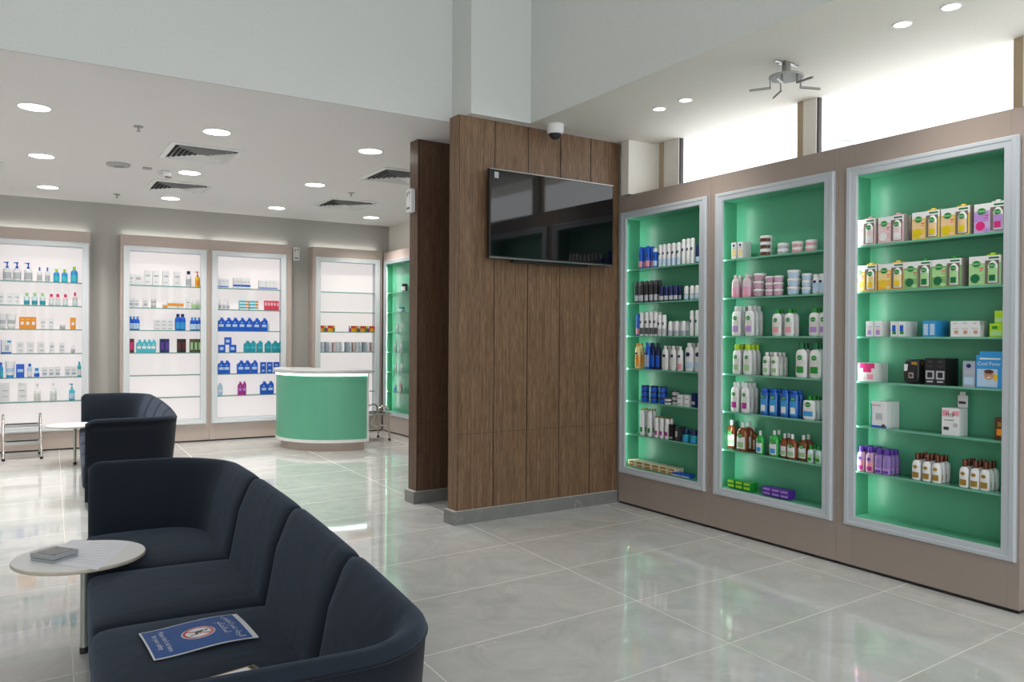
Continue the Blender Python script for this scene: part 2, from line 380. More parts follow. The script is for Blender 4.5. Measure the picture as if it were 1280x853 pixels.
# ------------------------------------------------------------------ wooden partitions
WA = math.atan2(0.064, 1.759)
def wood_wall(name, px0, py0, length, thick, m, seams, hseam):
    root = bpy.data.objects.new(name, None); COL.objects.link(root); root.location = (px0, py0, 0); root.rotation_euler = (0, 0, WA)
    root['kind'] = 'structure'
    b = MB(); b.box(0, length, 0, thick, 0.0, ZL); o = struct('wall_panelling', b, m, root)
    b = MB()
    for s in seams: b.box(s-0.0035, s+0.0035, -0.0012, 0.0, 0.1, ZL)
    b.box(0.0, length, -0.0008, 0.0, hseam, hseam+0.002)
    b.box(0.011, 0.014, -0.001, 0.0, 0.1, ZL)
    struct('wall_joint', b, M_joint, root)
    b = MB(); b.box(-0.032, length, -0.014, 0, 0, 0.111); b.box(-0.032, 0, 0, thick+0.01, 0, 0.111)
    struct('wall_skirting', b, M_skirt, root)
    b = MB(); b.box(-0.034, length, -0.0155, -0.0, 0.111, 0.1145); b.box(-0.034, -0.0, 0, thick+0.01, 0.111, 0.1145)
    struct('wall_skirting_edge', b, mat('pale_grout', (0.5, 0.49, 0.46), 0.6), root)
    return root
wood_wall('wall_wooden_partition', 3.075, 5.835, 1.735, 0.14, M_wood, [0.358, 0.70, 1.05, 1.398], 0.74)
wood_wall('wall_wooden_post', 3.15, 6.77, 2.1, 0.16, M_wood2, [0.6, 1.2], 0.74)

# ------------------------------------------------------------------ display cabinets
SHZ = [2.176, 1.868, 1.565, 1.265, 0.965, 0.66]           # green cabinets, top to bottom
SHZB = [2.24, 1.925, 1.61, 1.292, 0.975, 0.655]           # back-wall cabinets
CAB = {}
def cabinet(key, name, label, origin, rz, width, wl, wr, ztop, oz0, oz1, ow, shz, inner, shelf_m, body_m, depth=0.30, idepth=0.17, lit=False, led=True, group=None):
    """local frame: front faces -y, x along the front; opening from x=wl to wl+ow"""
    root = thing(name, label, 'display cabinet', origin, rz, group)
    LR = 0.030            # the frame laps over the recess, hiding the light strips
    x0, x1 = wl - LR, wl + ow + LR; oz0 -= 0.006; oz1 += 0.006
    b = MB()
    b.box(0, x0, 0.0, depth, 0.02, ztop); b.box(x1, width, 0.0, depth, 0.02, ztop)
    b.box(x0, x1, 0.0, depth, 0.02, oz0); b.box(x0, x1, 0.0, depth, oz1, ztop)
    b.box(x0, x1, idepth+0.01, depth, oz0, oz1)
    bevel(b.build('casing', body_m, root), 0.002, 1)
    b = MB(); b.box(0.01, width-0.01, 0.01, depth, 0.0, 0.02); b.build('plinth', M_black, root)
    b = MB(); b.box(x0, x1, idepth, idepth+0.01, oz0, oz1); b.build('back_panel', inner, root)
    side = M_white if lit else inner
    for sx in (x0, x1-0.003):
        b = MB(); b.box(sx, sx+0.003, 0.014, idepth, oz0, oz1); b.build('side_panel', side, root)
    b = MB(); b.box(x0+0.006, x1-0.006, 0.0, idepth, oz0, oz0+0.006); b.build('bottom_panel', side, root)
    b = MB(); b.box(x0+0.006, x1-0.006, 0.0, idepth, oz1-0.006, oz1); b.build('top_panel', side, root)
    # mitred white frame with a stepped profile
    b = MB(); st, rl = 0.082, 0.064
    def ring_(k, y):
        a0, a1, c0, c1 = wl - k*st, wl + ow + k*st, oz0+0.006 - k*rl, oz1-0.006 + k*rl
        return [(a0, y, c0), (a1, y, c0), (a1, y, c1), (a0, y, c1)]
    rs = [ring_(1, -0.0005), ring_(1, -0.018), ring_(0.90, -0.028), ring_(0.62, -0.028), ring_(0.50, -0.024), ring_(0.06, -0.022), ring_(0.0, -0.014), ring_(0.0, -0.003), ring_(0.25, -0.001)]
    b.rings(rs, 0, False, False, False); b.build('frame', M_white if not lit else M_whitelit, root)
    for z in shz:
        b = MB(); b.box(x0+0.006, x1-0.006, 0.020, idepth, z-0.013, z)
        s = b.build('shelf', shelf_m, root)
        b = MB(); b.box(x0+0.006, x1-0.006, 0.018, 0.020, z-0.013, z); b.build('shelf_edge', M_edge if lit else mat('green_glass_edge', (0.14, 0.40, 0.28), 0.2), s)
    if led:
        for sx, sg in ((x0+0.0045, 1), (x1-0.0045, -1)):
            b = MB(); b.box(sx-0.003, sx+0.002, 0.001, 0.005, oz0+0.02, oz1-0.02); b.build('light_strip', M_strip, root)
            ld = bpy.data.lights.new('cabinet_strip_light', 'AREA'); ld.shape = 'RECTANGLE'; ld.size = 0.005; ld.size_y = oz1-oz0-0.1
            ld.energy = (1.5 if sg > 0 else 0.2); ld.color = LED_TR
            lo = bpy.data.objects.new('cabinet_strip_light', ld); COL.objects.link(lo); lo.parent = root
            lo.location = (sx+0.0005*sg, 0.0075, (oz0+oz1)/2)
            d = Vector((sg*0.4, 0.92, 0)).normalized(); z_ = -d; y_ = Vector((0, 0, 1)); x_ = y_.cross(z_)
            lo.rotation_euler = Matrix((x_, y_, z_)).transposed().to_euler()
    CAB[key] = root
    return root
XR = 4.808
RZR = -PI/2
GG = 'green-lined cabinets on the window wall'
for key, lab, ytop, ybot, oy1, oy0 in (
        ('c1', 'tall taupe cabinet with green shelves, standing against the walnut wall', 5.87, 4.722, 5.762, 4.83),
        ('c2', 'tall taupe cabinet with green shelves, middle of three, brown antiseptic bottles low down', 4.720, 3.527, 4.572, 3.63),
        ('c3', 'tall taupe cabinet with green shelves nearest viewer, gift cartons on top two shelves', 3.525, 2.334, 3.371, 2.432)):
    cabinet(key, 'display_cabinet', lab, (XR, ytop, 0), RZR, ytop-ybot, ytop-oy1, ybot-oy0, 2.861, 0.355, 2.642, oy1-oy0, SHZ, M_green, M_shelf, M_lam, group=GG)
YC = 12.285 - 0.10
YC = 12.27
GB = 'backlit white cabinets along the back wall'
for key, lab, xa, xb, ox0, ox1 in (
        ('a', 'backlit white cabinet with taupe casing, standing behind the chrome step stool', -0.36, 0.858, -0.18, 0.760),
        ('b', 'backlit white cabinet with taupe casing, half hidden by the far sofa', 1.225, 2.402, 1.342, 2.275),
        ('c', 'backlit white cabinet with taupe casing, mostly blue packs, left of the curved desk', 2.404, 3.600, 2.512, 3.435),
        ('d', 'backlit white cabinet with taupe casing, nearly empty, behind the curved desk', 3.93, 5.085, 4.053, 4.958)):
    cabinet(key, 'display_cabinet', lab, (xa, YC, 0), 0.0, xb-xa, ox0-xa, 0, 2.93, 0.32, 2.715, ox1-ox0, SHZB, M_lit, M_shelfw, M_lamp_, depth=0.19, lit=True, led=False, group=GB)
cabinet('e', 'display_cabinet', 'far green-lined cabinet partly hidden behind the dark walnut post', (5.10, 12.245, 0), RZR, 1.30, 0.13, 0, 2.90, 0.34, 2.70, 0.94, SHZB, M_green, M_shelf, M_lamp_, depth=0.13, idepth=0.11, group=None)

# ------------------------------------------------------------------ products
KINDS = {}
def kind(key, fn): KINDS[key] = [fn, None]
def parts_obj(name, parts):
    """parts: list of (part name, MB, mats) ; the first is the body"""
    r = bpy.data.objects.new(name, None); COL.objects.link(r); r.empty_display_size = 0.02
    for pn, mb, ms in parts:
        o = mb.build(pn, ms, r)
    return r
def B_(w, d, h, body, cap, label=None, name='bottle', capw=0.5, caph=0.16, e=2.6, sh=0.80, lz=(0.12, 0.62), lw=58, emb=None, ecol=None, text=None, n=14, waist=1.0, print_=None, cape=2.0):
    def f():
        a, b_ = w/2, d/2; hb = h*(1-caph); s0 = hb*sh
        body_ = MB()
        body_.lathe([(0.86, 0), (0.97, 0.006*h/0.2), (1, 0.03*h/0.2), (waist, s0*0.5), (1, s0*0.85), (0.97, s0), (0.8, s0+(hb-s0)*0.55), (capw*0.9, hb-0.004), (capw*0.9, hb)], a, b_, n, e)
        ps = [('body', body_, body)]
        c = MB(); r = a*capw if cape == 2.0 else 1
        cw = max(a*capw, 0.008)
        cd_ = min(cw, b_*0.92)
        c.lathe([(0.96, hb-0.002), (1, hb+0.004), (1, h-0.006), (0.9, h)], cw, cd_, 12, 2.0)
        ps.append(('cap', c, cap))
        if label:
            l = MB(); l.patch(a*1.012, b_*1.02, s0*lz[0], s0*(lz[0]+lz[1]), -lw, lw, 6, e, 0)
            ms = [label]
            if print_:
                z0, z1 = s0*(lz[0]+lz[1]*0.12), s0*(lz[0]+lz[1]*0.55)
                l.patch(a*1.022, b_*1.04, z0, z1, -lw*0.72, lw*0.72, 4, e, 1); ms.append(print_)
            ps.append(('label', l, ms))
        if emb:
            m_ = MB(); ez = s0*0.82; er = w*0.24
            m_.disc((0, ez), er, er*0.8, -b_*1.0 + 0.0005, 0.002, 14, 0)
            if text: m_.text(text, (0, -b_-0.0019, ez), er*0.62, 1)
            ps.append(('emblem', m_, [emb, W_]))
        return parts_obj(name, ps)
    return f
def SPRAY(r, h, body, cap, band=None, name='spray_can', dome=True, caph=0.2, emb=None):
    def f():
        hb = h*(1-caph); b1 = MB(); b1.lathe([(0.94, 0), (1, 0.004), (1, hb-0.008), (0.88, hb)], r, r, 12)
        c = MB(); c.lathe([(0.93, hb), (0.93, h-0.012), (0.75, h-0.003), (0.4, h)] if dome else [(0.9, hb), (0.9, h)], r, r, 12)
        ps = [('body', b1, body), ('cap', c, cap)]
        if band:
            l = MB(); l.patch(r*1.015, r*1.015, hb*0.08, hb*0.42, -85, 85, 6, 2, 0); ps.append(('label', l, band))
        if emb:
            m_ = MB(); m_.disc((0, hb*0.72), r*0.62, r*0.62, -r*0.93, 0.002, 12, 0); m_.text('NIVEA', (0, -r*0.93-0.0022, hb*0.72), r*0.36, 1)
            ps.append(('emblem', m_, [emb, W_]))
        return parts_obj(name, ps)
    return f
def ROLLON(r, h, body, cap, band=None):
    def f():
        hb = h*0.45; b1 = MB(); b1.lathe([(0.8, 0), (1, 0.008), (1, hb)], r, r*0.85, 12)
        c = MB(); c.lathe([(0.98, hb), (1, h*0.75), (0.85, h*0.93), (0.45, h)], r*0.95, r*0.82, 12)
        ps = [('body', b1, body), ('cap', c, cap)]
        if band: l = MB(); l.patch(r*1.02, r*0.87, 0.012, hb*0.8, -80, 80, 6, 2, 0); ps.append(('label', l, band))
        return parts_obj('rollon_deodorant', ps)
    return f
def JAR(r, h, body, lid, band=None, taper=1.0, lidf=0.35, name='cream_jar'):
    def f():
        hb = h*(1-lidf); b1 = MB(); b1.lathe([(0.9*taper, 0), (0.98*taper, 0.004), (0.98, hb)], r, r, 14)
        c = MB(); c.lathe([(1.02, hb), (1.02, h-0.005), (0.95, h)], r, r, 14)
        ps = [('body', b1, body), ('lid', c, lid)]
        if band: l = MB(); l.patch(r*1.0*(taper*0.5+0.5)+0.001, r*1.0*(taper*0.5+0.5)+0.001, hb*0.15, hb*0.85, -80, 80, 8, 2, 0, taper=1.03 if taper < 1 else 1); ps.append(('label', l, band))
        return parts_obj(name, ps)
    return f
def BOX(w, d, h, body, panels=(), texts=(), emb=None, name='product_box'):
    """panels: (u0,u1,v0,v1,mat) rectangles printed on the front, fractions of the face"""
    def f():
        b1 = MB(); b1.cbox(0, 0, 0, w, d, h, 0); ps = [('carton', b1, body)]
        if panels or texts:
            l = MB(); ms = []
            for u0, u1, v0, v1, m in panels:
                if m not in ms: ms.append(m)
                k = 0.0006 + 0.0004*len(ms)
                l.box(-w/2+u0*w, -w/2+u1*w, -d/2-k, -d/2, v0*h, v1*h, ms.index(m))
            for t, u, v, s, m in texts:
                if m not in ms: ms.append(m)
                l.text(t, (-w/2+u*w, -d/2-0.0034, v*h), s*h, ms.index(m))
            ps.append(('printed_front', l, ms))
        if emb:
            m_ = MB(); m_.disc((-w/2+emb[0]*w, emb[1]*h), emb[2]*h, emb[2]*h*0.85, -d/2-0.001, 0.0015, 14, 0)
            if len(emb) > 4: m_.text(emb[4], (-w/2+emb[0]*w, -d/2-0.003, emb[1]*h), emb[2]*h*0.62, 1)
            ps.append(('emblem', m_, [emb[3], W_]))
        return parts_obj(name, ps)
    return f
def PUMP(w, d, h, body, cap, label=None, e=2.4):
    def f():
        hb = h*0.68; b1 = MB(); b1.lathe([(0.9, 0), (1, 0.008), (1, hb*0.82), (0.75, hb*0.95), (0.3, hb)], w/2, d/2, 12, e)
        c = MB(); c.lathe([(1, hb), (1, hb+0.02), (0.45, hb+0.024), (0.45, h-0.018), (0.9, h-0.016), (0.9, h)], w*0.18, w*0.18, 10)
        c.box(-w*0.42, 0, -0.006, 0.006, h-0.014, h-0.002)
        ps = [('body', b1, body), ('pump_head', c, cap)]
        if label: l = MB(); l.patch(w/2*1.02, d/2*1.03, hb*0.15, hb*0.65, -60, 60, 6, e, 0); ps.append(('label', l, label))
        return parts_obj('pump_bottle', ps)
    return f
def TUBE(w, h, body, cap, label=None):
    def f():
        b1 = MB(); rs = []
        for k, (z, aw, ad) in enumerate([(h*0.16, 0.78, 0.5), (h*0.5, 0.92, 0.38), (h*0.95, 1.0, 0.06), (h, 1.0, 0.05)]):
            rs.append([(w/2*aw*math.cos(2*PI*i/12), w/2*ad*math.sin(2*PI*i/12), z) for i in range(12)])
        b1.rings(rs); c = MB(); c.lathe([(0.78, 0), (0.8, h*0.16)], w/2, w*0.30, 12)
        ps = [('body', b1, body), ('cap', c, cap)]
        if label: l = MB(); l.patch(w/2*0.9, w/2*0.46, h*0.35, h*0.6, -60, 60, 5, 2, 0, taper=1.0); ps.append(('label', l, label))
        return parts_obj('cream_tube', ps)
    return f
def REFILL(w, d, h, body, label, cap):
    """squat refill bottle seen as a slanted-shoulder block with a handle notch"""
    def f():
        b1 = MB(); p = [(-0.5, 0), (0.5, 0), (0.5, 0.80), (0.28, 0.90), (0.28, 0.97), (-0.05, 0.97), (-0.05, 0.86), (-0.5, 0.70)]
        n = len(p); fr = [(x*w, -d/2, z*h) for x, z in p]; bk = [(x*w, d/2, z*h) for x, z in p]
        b1.add(fr + bk, [tuple(range(n)), tuple(reversed(range(n, 2*n)))] + [(i, n+i, n+(i+1) % n, (i+1) % n) for i in range(n)])
        l = MB(); l.box(-w*0.32, w*0.34, -d/2-0.0012, -d/2, h*0.30, h*0.50); l.box(-w*0.1, w*0.1, -d/2-0.0018, -d/2, h*0.60, h*0.68)
        c = MB(); c.cbox(w*0.115, 0, h*0.97, w*0.26, d*0.5, h*0.03)
        return parts_obj('rinse_bottle', [('body', b1, body), ('label', l, label), ('cap', c, cap)])
    return f
def GIFT(main, pale, capc, fruit):
    """carton holding a hand-wash bottle behind a cut-out, its cap poking through the top"""
    def f():
        w, d, h = 0.180, 0.062, 0.172
        c = MB(); c.cbox(0, 0, 0, w, d, h)
        s = MB()
        s.box(-w/2, w/2, -d/2-0.0008, -d/2, h*0.76, h, 6)
        s.box(-w/2, w/2, -d/2-0.0010, -d/2, 0, h*0.76, 0)
        s.box(-w/2, -w*0.05, -d/2-0.0014, -d/2, h*0.38, h*0.70, 1)
        s.disc((-w*0.30, h*0.24), w*0.15, w*0.15, -d/2-0.0012, 0.001, 16, 2)
        s.disc((-w*0.12, h*0.10), w*0.10, w*0.07, -d/2-0.0016, 0.001, 12, 3)
        s.box(w*0.12, w*0.44, -d/2-0.0014, -d/2, h*0.89, h*0.95, 4)
        s.box(-w*0.16, -w*0.04, -d/2-0.0018, -d/2, h*0.56, h*0.60, 5)
        s.box(-w*0.16, -w*0.06, -d/2-0.0018, -d/2, h*0.48, h*0.51, 5)
        e = MB(); e.disc((-w*0.26, h*0.74), w*0.135, w*0.105, -d/2-0.0018, 0.002, 16, 0); e.text('Dettol', (-w*0.26, -d/2-0.0043, h*0.74), w*0.088, 1)
        k = MB(); k.box(w*0.01, w*0.44, -d/2-0.0016, -d/2, h*0.05, h*0.84, 0)
        bt = MB(); bt.lathe([(0.9, h*0.07), (1, h*0.10), (0.93, h*0.45), (1, h*0.66), (0.6, h*0.80), (0.45, h*0.83)], w*0.165, d*0.20, 12, 2.6, c=(w*0.25, -d/2+0.004))
        l = MB(); l.patch(w*0.168, d*0.22, h*0.12, h*0.56, -50, 50, 6, 2.6, 0, c=(w*0.25, -d/2+0.004)); l.patch(w*0.170, d*0.24, h*0.14, h*0.34, -32, 32, 6, 2.6, 1, c=(w*0.25, -d/2+0.004))
        e.disc((w*0.25, h*0.66), w*0.105, w*0.085, -d/2-0.010, 0.002, 14, 0); e.text('Dettol', (w*0.25, -d/2-0.0125, h*0.66), w*0.070, 1)
        cp = MB(); cp.cbox(w*0.14, 0, h, w*0.26, d*0.45, 0.009); cp.lathe([(1, h), (1, h+0.014), (0.8, h+0.017)], w*0.085, d*0.28, 12, c=(w*0.18, 0))
        return parts_obj('hand_wash_gift_carton', [('carton', c, cm('carton_side', (0.34, 0.31, 0.28))), ('printed_sleeve', s, [main, pale, fruit, pale, DGN, ROS, W_]), ('cut_out', k, cm('cut_out_shade', (0.16, 0.13, 0.11))), ('bottle', bt, W_), ('bottle_label', l, [pale, fruit]), ('emblem', e, [GRN, W_]), ('cap', cp, capc)])
    return f

def place(kind_fn_key, label, cat, loc, rz, group):
    fn, proto = KINDS[kind_fn_key]
    if proto is None:
        o = fn(); KINDS[kind_fn_key][1] = o
    else: o = copy_thing(proto)
    o.location = loc; o.rotation_euler = (0, 0, rz)
    tag(o, label, cat, group); return o
ORD = ['first', 'second', 'third', 'fourth', 'fifth', 'sixth', 'seventh', 'eighth', 'ninth', 'tenth', 'eleventh', 'twelfth', 'thirteenth', 'fourteenth', 'fifteenth', 'sixteenth', 'seventeenth', 'eighteenth', 'nineteenth', 'twentieth']
SHN = ['top shelf', 'second shelf', 'third shelf', 'fourth shelf', 'fifth shelf', 'sixth shelf', 'floor']
CABN = {'c1': 'green cabinet by walnut wall', 'c2': 'middle green cabinet', 'c3': 'nearest green cabinet', 'a': 'cabinet behind step stool', 'b': 'cabinet behind far sofa', 'c': 'cabinet left of desk', 'd': 'cabinet behind curved desk', 'e': 'far green cabinet'}
USED = set(); STOCK = []
def stock(cab, shelf, key, desc, cat, pxs, rows=1, pitch=0.045, stack=1, sh=0.05, depth0=0.0, d=0.05, tilt=0.0, shift=0.0, plural=None):
    STOCK.append(dict(cab=cab, shelf=shelf, key=key, desc=desc, cat=cat, pxs=pxs, rows=rows, pitch=pitch, stack=stack, sh=sh, depth0=depth0, d=d, tilt=tilt, shift=shift))
def flush_stock():
    # gather columns of the same description on one shelf, number them from the left
    groups = {}
    for s in STOCK: groups.setdefault((s['cab'], s['shelf'], s['desc']), []).append(s)
    for (cab, shelf, desc), ss in groups.items():
        cols = sorted([(px, s) for s in ss for px in s['pxs']], key=lambda t: t[0])
        ncol = len(cols); total = sum(s['rows']*s['stack'] for _, s in cols)
        grp = None if total == 1 else '%s group on the %s of the %s' % (desc, SHN[shelf], CABN[cab])
        for ci, (px, s) in enumerate(cols):
            green = cab in ('c1', 'c2', 'c3', 'e')
            zs = SHZ if cab in ('c1', 'c2', 'c3') else SHZB
            z = (0.361 if cab in ('c1', 'c2', 'c3') else (0.346 if cab == 'e' else 0.326)) if shelf == 6 else zs[shelf]
            jr = random.Random(cab + str(shelf) + desc + str(ci))
            for r in range(s['rows']):
                if green:
                    xf = (XR if cab != 'e' else 5.10) + 0.026 + s['d']/2 + s['depth0']
                    p = on_x(px, 420, xf); loc = [xf + r*s['pitch'], p.y + r*s['shift'], z]; rz = RZR
                else:
                    yf = YC + 0.026 + s['d']/2 + s['depth0']
                    p = on_y(px, 420, yf); loc = [p.x + r*s['shift'], yf + r*s['pitch'], z]; rz = 0.0
                for k in range(s['stack']):
                    pos = []
                    if ncol > 1: pos.append(('%s from left' if s['stack'] == 1 else '%s stack') % ORD[ci])
                    if s['rows'] == 2: pos.append(['front', 'rear'][r])
                    if s['rows'] == 3: pos.append(['front', 'middle', 'rear'][r] if s['stack'] == 1 else ['front', 'mid-depth', 'rear'][r])
                    if s['rows'] > 3: pos.append('%s row back' % ORD[r])
                    if s['stack'] == 2: pos.append(['lower', 'upper'][k])
                    if s['stack'] == 3: pos.append(['lowest', 'centre', 'topmost'][k])
                    if s['stack'] == 4: pos.append(['lowest', 'second up', 'third up', 'topmost'][k])
                    where = '%s, %s' % (SHN[shelf], CABN[cab]) if shelf < 6 else 'bottom of %s' % CABN[cab]
                    lab = ', '.join([desc] + pos + [where])
                    if lab in USED: print('DUPLICATE LABEL', lab)
                    USED.add(lab)
                    if len(lab.split()) > 16: print('LONG LABEL', len(lab.split()), lab)
                    place(s['key'], lab, s['cat'], (loc[0], loc[1], loc[2] + k*s['sh']), rz + s['tilt'] + jr.uniform(-0.04, 0.04), grp)
# ---- kinds
K = kind
# cabinet 1
K('blue_spray', SPRAY(0.021, 0.200, BLU, BLU, PNK, emb=NAV)); K('blue_spray_w', SPRAY(0.022, 0.170, BLU, W_, LBL, emb=NAV)); K('white_spray', SPRAY(0.0185, 0.195, W_, W_, LBL, emb=NAV)); K('white_spray_t', SPRAY(0.0195, 0.215, W_, W_, None, emb=NAV))
K('navy_spray', SPRAY(0.021, 0.155, NAV, NAV, LBL)); K('black_spray', SPRAY(0.0185, 0.195, BLK, DGR, GRY)); K('navy_roll', ROLLON(0.024, 0.135, NAV, NAV, GRY)); K('white_roll', ROLLON(0.023, 0.122, GRY, W_, LBL))
K('white_roll2', ROLLON(0.024, 0.128, W_, W_, PBL)); K('white_spray_d', SPRAY(0.021, 0.215, W_, W_, DGR, emb=NAV)); K('white_spray_s', SPRAY(0.021, 0.185, W_, W_, GRY, emb=NAV))
K('orange_lotion', B_(0.062, 0.036, 0.232, PYL, ORG, ORG, capw=0.45, caph=0.10, emb=NAV)); K('blue_lotion', B_(0.062, 0.036, 0.238, BLU, BLU, PBL, capw=0.45, caph=0.10, emb=NAV)); K('navy_lotion', B_(0.05, 0.036, 0.236, NAV, NAV, BLU, capw=0.5, caph=0.10))
K('white_lotion', B_(0.070, 0.036, 0.212, W_, OW, OW, capw=0.45, caph=0.10, emb=NAV)); K('white_lotion_p', B_(0.060, 0.036, 0.210, W_, W_, PNK, capw=0.45, caph=0.10, emb=NAV, lz=(0.1, 0.3))); K('white_lotion_b', B_(0.098, 0.046, 0.240, W_, W_, LBL, capw=0.45, caph=0.09, emb=NAV, lz=(0.15, 0.3)))
K('blue_tin', JAR(0.036, 0.050, BLU, NAV, None, lidf=0.3)); K('stripe_tin', JAR(0.036, 0.030, W_, DGR, None, lidf=0.5)); K('white_jar', JAR(0.031, 0.042, W_, DGR, GRY, lidf=0.4)); K('white_cube_box', BOX(0.05, 0.05, 0.047, W_, [(0.1, 0.9, 0.25, 0.5, GRY)])); K('dark_box', BOX(0.045, 0.05, 0.12, NAV, [(0.1, 0.9, 0.2, 0.4, GRY)]))
K('care_bottle', B_(0.050, 0.040, 0.245, W_, GLD, W_, capw=0.6, caph=0.05, e=2.2, sh=0.93, lz=(0.1, 0.45), print_=GRN)); K('care_bottle_s', B_(0.044, 0.036, 0.190, W_, GLD, W_, capw=0.6, caph=0.05, e=2.2, sh=0.93, lz=(0.1, 0.5), print_=MAG))
K('black_carton', BOX(0.05, 0.04, 0.135, BLK, [(0.1, 0.9, 0.1, 0.2, GRY)])); K('grey_carton', BOX(0.04, 0.04, 0.12, DGR, [(0.2, 0.8, 0.3, 0.7, GRY)])); K('squat_blue', B_(0.062, 0.045, 0.108, TEA, NAV, SKY, capw=0.75, caph=0.35, e=3.0))
K('soap', BOX(0.085, 0.05, 0.028, CRM, [(0.1, 0.9, 0.2, 0.8, GLD)], name='soap_bar_pack')); K('blue_flat', BOX(0.10, 0.06, 0.03, BLU, [(0.0, 1, 0.0, 0.3, W_)]))
# cabinet 2
K('serum_box', BOX(0.052, 0.045, 0.130, W_, [(0.15, 0.85, 0.15, 0.55, PYL), (0.2, 0.8, 0.62, 0.66, GRY)], emb=(0.5, 0.8, 0.085, NAV))); K('brown_jar', JAR(0.046, 0.052, W_, W_, BRN, lidf=0.3)); K('white_lid_jar', JAR(0.042, 0.042, W_, W_, GRY, lidf=0.45)); K('red_print_jar', JAR(0.042, 0.042, W_, W_, PNK, lidf=0.45))
K('pink_micellar', B_(0.072, 0.045, 0.180, cm('clear_rose', (0.62, 0.50, 0.55), 0.12), TPC, CPK, capw=0.42, caph=0.13, lz=(0.04, 0.62), lw=88, n=14, print_=PNK)); K('pink_tub', JAR(0.048, 0.060, TPC, W_, cm('tub_mauve', (0.55, 0.33, 0.45)), taper=0.78, lidf=0.22, name='cream_tub')); K('pink_tub_s', JAR(0.037, 0.050, TPC, W_, cm('tub_mauve', (0.55, 0.33, 0.45)), taper=0.78, lidf=0.22, name='cream_tub'))
K('blue_tub', JAR(0.048, 0.061, W_, W_, LBL, taper=0.8, lidf=0.22, name='cream_tub')); K('blue_tub_s', JAR(0.038, 0.050, W_, W_, LBL, taper=0.8, lidf=0.22, name='cream_tub')); K('oval_lotion', B_(0.052, 0.035, 0.140, W_, W_, LBL, capw=0.8, caph=0.12, e=2, sh=0.85, emb=NAV))
def DET(w, h, body, cap, pr, **k): return B_(w, 0.045, h, body, cap, W_ if body != W_ else OW, emb=GRN, text='Dettol', print_=pr, capw=k.get('capw', 0.42), caph=k.get('caph', 0.13), sh=0.84, lw=50, waist=0.96)
K('det_lilac', DET(0.085, 0.235, W_, W_, LIL)); K('det_gcap', DET(0.080, 0.200, W_, GRN, PNK)); K('det_gcap_l', DET(0.088, 0.200, W_, GRN, LIL)); K('det_lime', DET(0.078, 0.235, W_, LIM, PLG, capw=0.6, caph=0.17)); K('det_pump', DET(0.066, 0.178, OW, W_, PLG)); K('det_dkgreen', DET(0.095, 0.250, W_, DGN, GRN, caph=0.16))
K('det_pink', DET(0.076, 0.235, W_, W_, MAG)); K('det_blue', B_(0.070, 0.045, 0.200, CBL, BLU, SKY, emb=GRN, text='Dettol', print_=W_, capw=0.75, caph=0.08, sh=0.92, e=4, lw=42)); K('det_square', B_(0.100, 0.045, 0.170, W_, GRN, W_, emb=GRN, text='Dettol', print_=SKY, capw=0.3, caph=0.16, sh=0.93, e=4))
K('antiseptic', B_(0.098, 0.060, 0.228, AMB, W_, W_, emb=GRN, text='Dettol', print_=PLG, capw=0.30, caph=0.17, e=3, lw=48, lz=(0.14, 0.62), name='antiseptic_bottle')); K('antiseptic_m', B_(0.078, 0.048, 0.185, AMB, W_, W_, emb=GRN, text='Dettol', print_=PLG, capw=0.30, caph=0.18, e=3, lw=48, lz=(0.14, 0.62), name='antiseptic_bottle')); K('antiseptic_s', B_(0.058, 0.040, 0.180, AMB, W_, W_, print_=PLG, capw=0.36, caph=0.18, e=3, lw=46, name='antiseptic_bottle'))
K('green_liquid', B_(0.066, 0.042, 0.180, CGR, W_, W_, print_=SKY, emb=GRN, text='Dettol', capw=0.30, caph=0.18, e=3, lw=45)); K('green_liquid_l', B_(0.078, 0.042, 0.195, CGR, W_, W_, print_=SKY, emb=GRN, text='Dettol', capw=0.28, caph=0.16, e=3, lw=45)); K('sanitizer', B_(0.046, 0.032, 0.125, CLR, GRN, LGN, print_=GRN, capw=0.5, caph=0.22, lw=50))
K('green_wipes', BOX(0.075, 0.075, 0.032, GRN, [(0.1, 0.9, 0.3, 0.8, LIM)], name='wipes_pack')); K('purple_wipes', BOX(0.08, 0.075, 0.032, PUR, [(0.1, 0.9, 0.3, 0.7, LIL)], name='wipes_pack'))
# cabinet 3
K('gift_pink', GIFT(cm('blush', (0.68, 0.44, 0.48)), TPC, PNK, W_)); K('gift_yellow', GIFT(cm('soft_yellow', (0.66, 0.47, 0.10)), cm('peach', (0.72, 0.50, 0.28)), YEL, cm('lemon', (0.62, 0.50, 0.0)))); K('gift_lilac', GIFT(cm('soft_lilac', (0.50, 0.38, 0.62)), LIL, W_, HPK)); K('gift_orange', GIFT(cm('soft_orange', (0.72, 0.42, 0.08)), PYL, YEL, YEL)); K('gift_green', GIFT(cm('leaf', (0.20, 0.40, 0.14)), LGN, GRN, DGN)); K('gift_lgreen', GIFT(cm('mint', (0.33, 0.56, 0.28)), LGN, LIM, DGN))
K('lavender_box', BOX(0.052, 0.048, 0.102, W_, [(0.25, 0.75, 0.12, 0.4, LIL), (0.2, 0.8, 0.6, 0.66, PBL), (0.3, 0.7, 0.45, 0.5, PNK)])); K('iris_box', BOX(0.048, 0.045, 0.098, W_, [(0.25, 0.75, 0.35, 0.75, BLU), (0.3, 0.8, 0.15, 0.35, GRN)])); K('blue_box', BOX(0.042, 0.045, 0.100, SKY, [(0.15, 0.85, 0.1, 0.8, LBL)]))
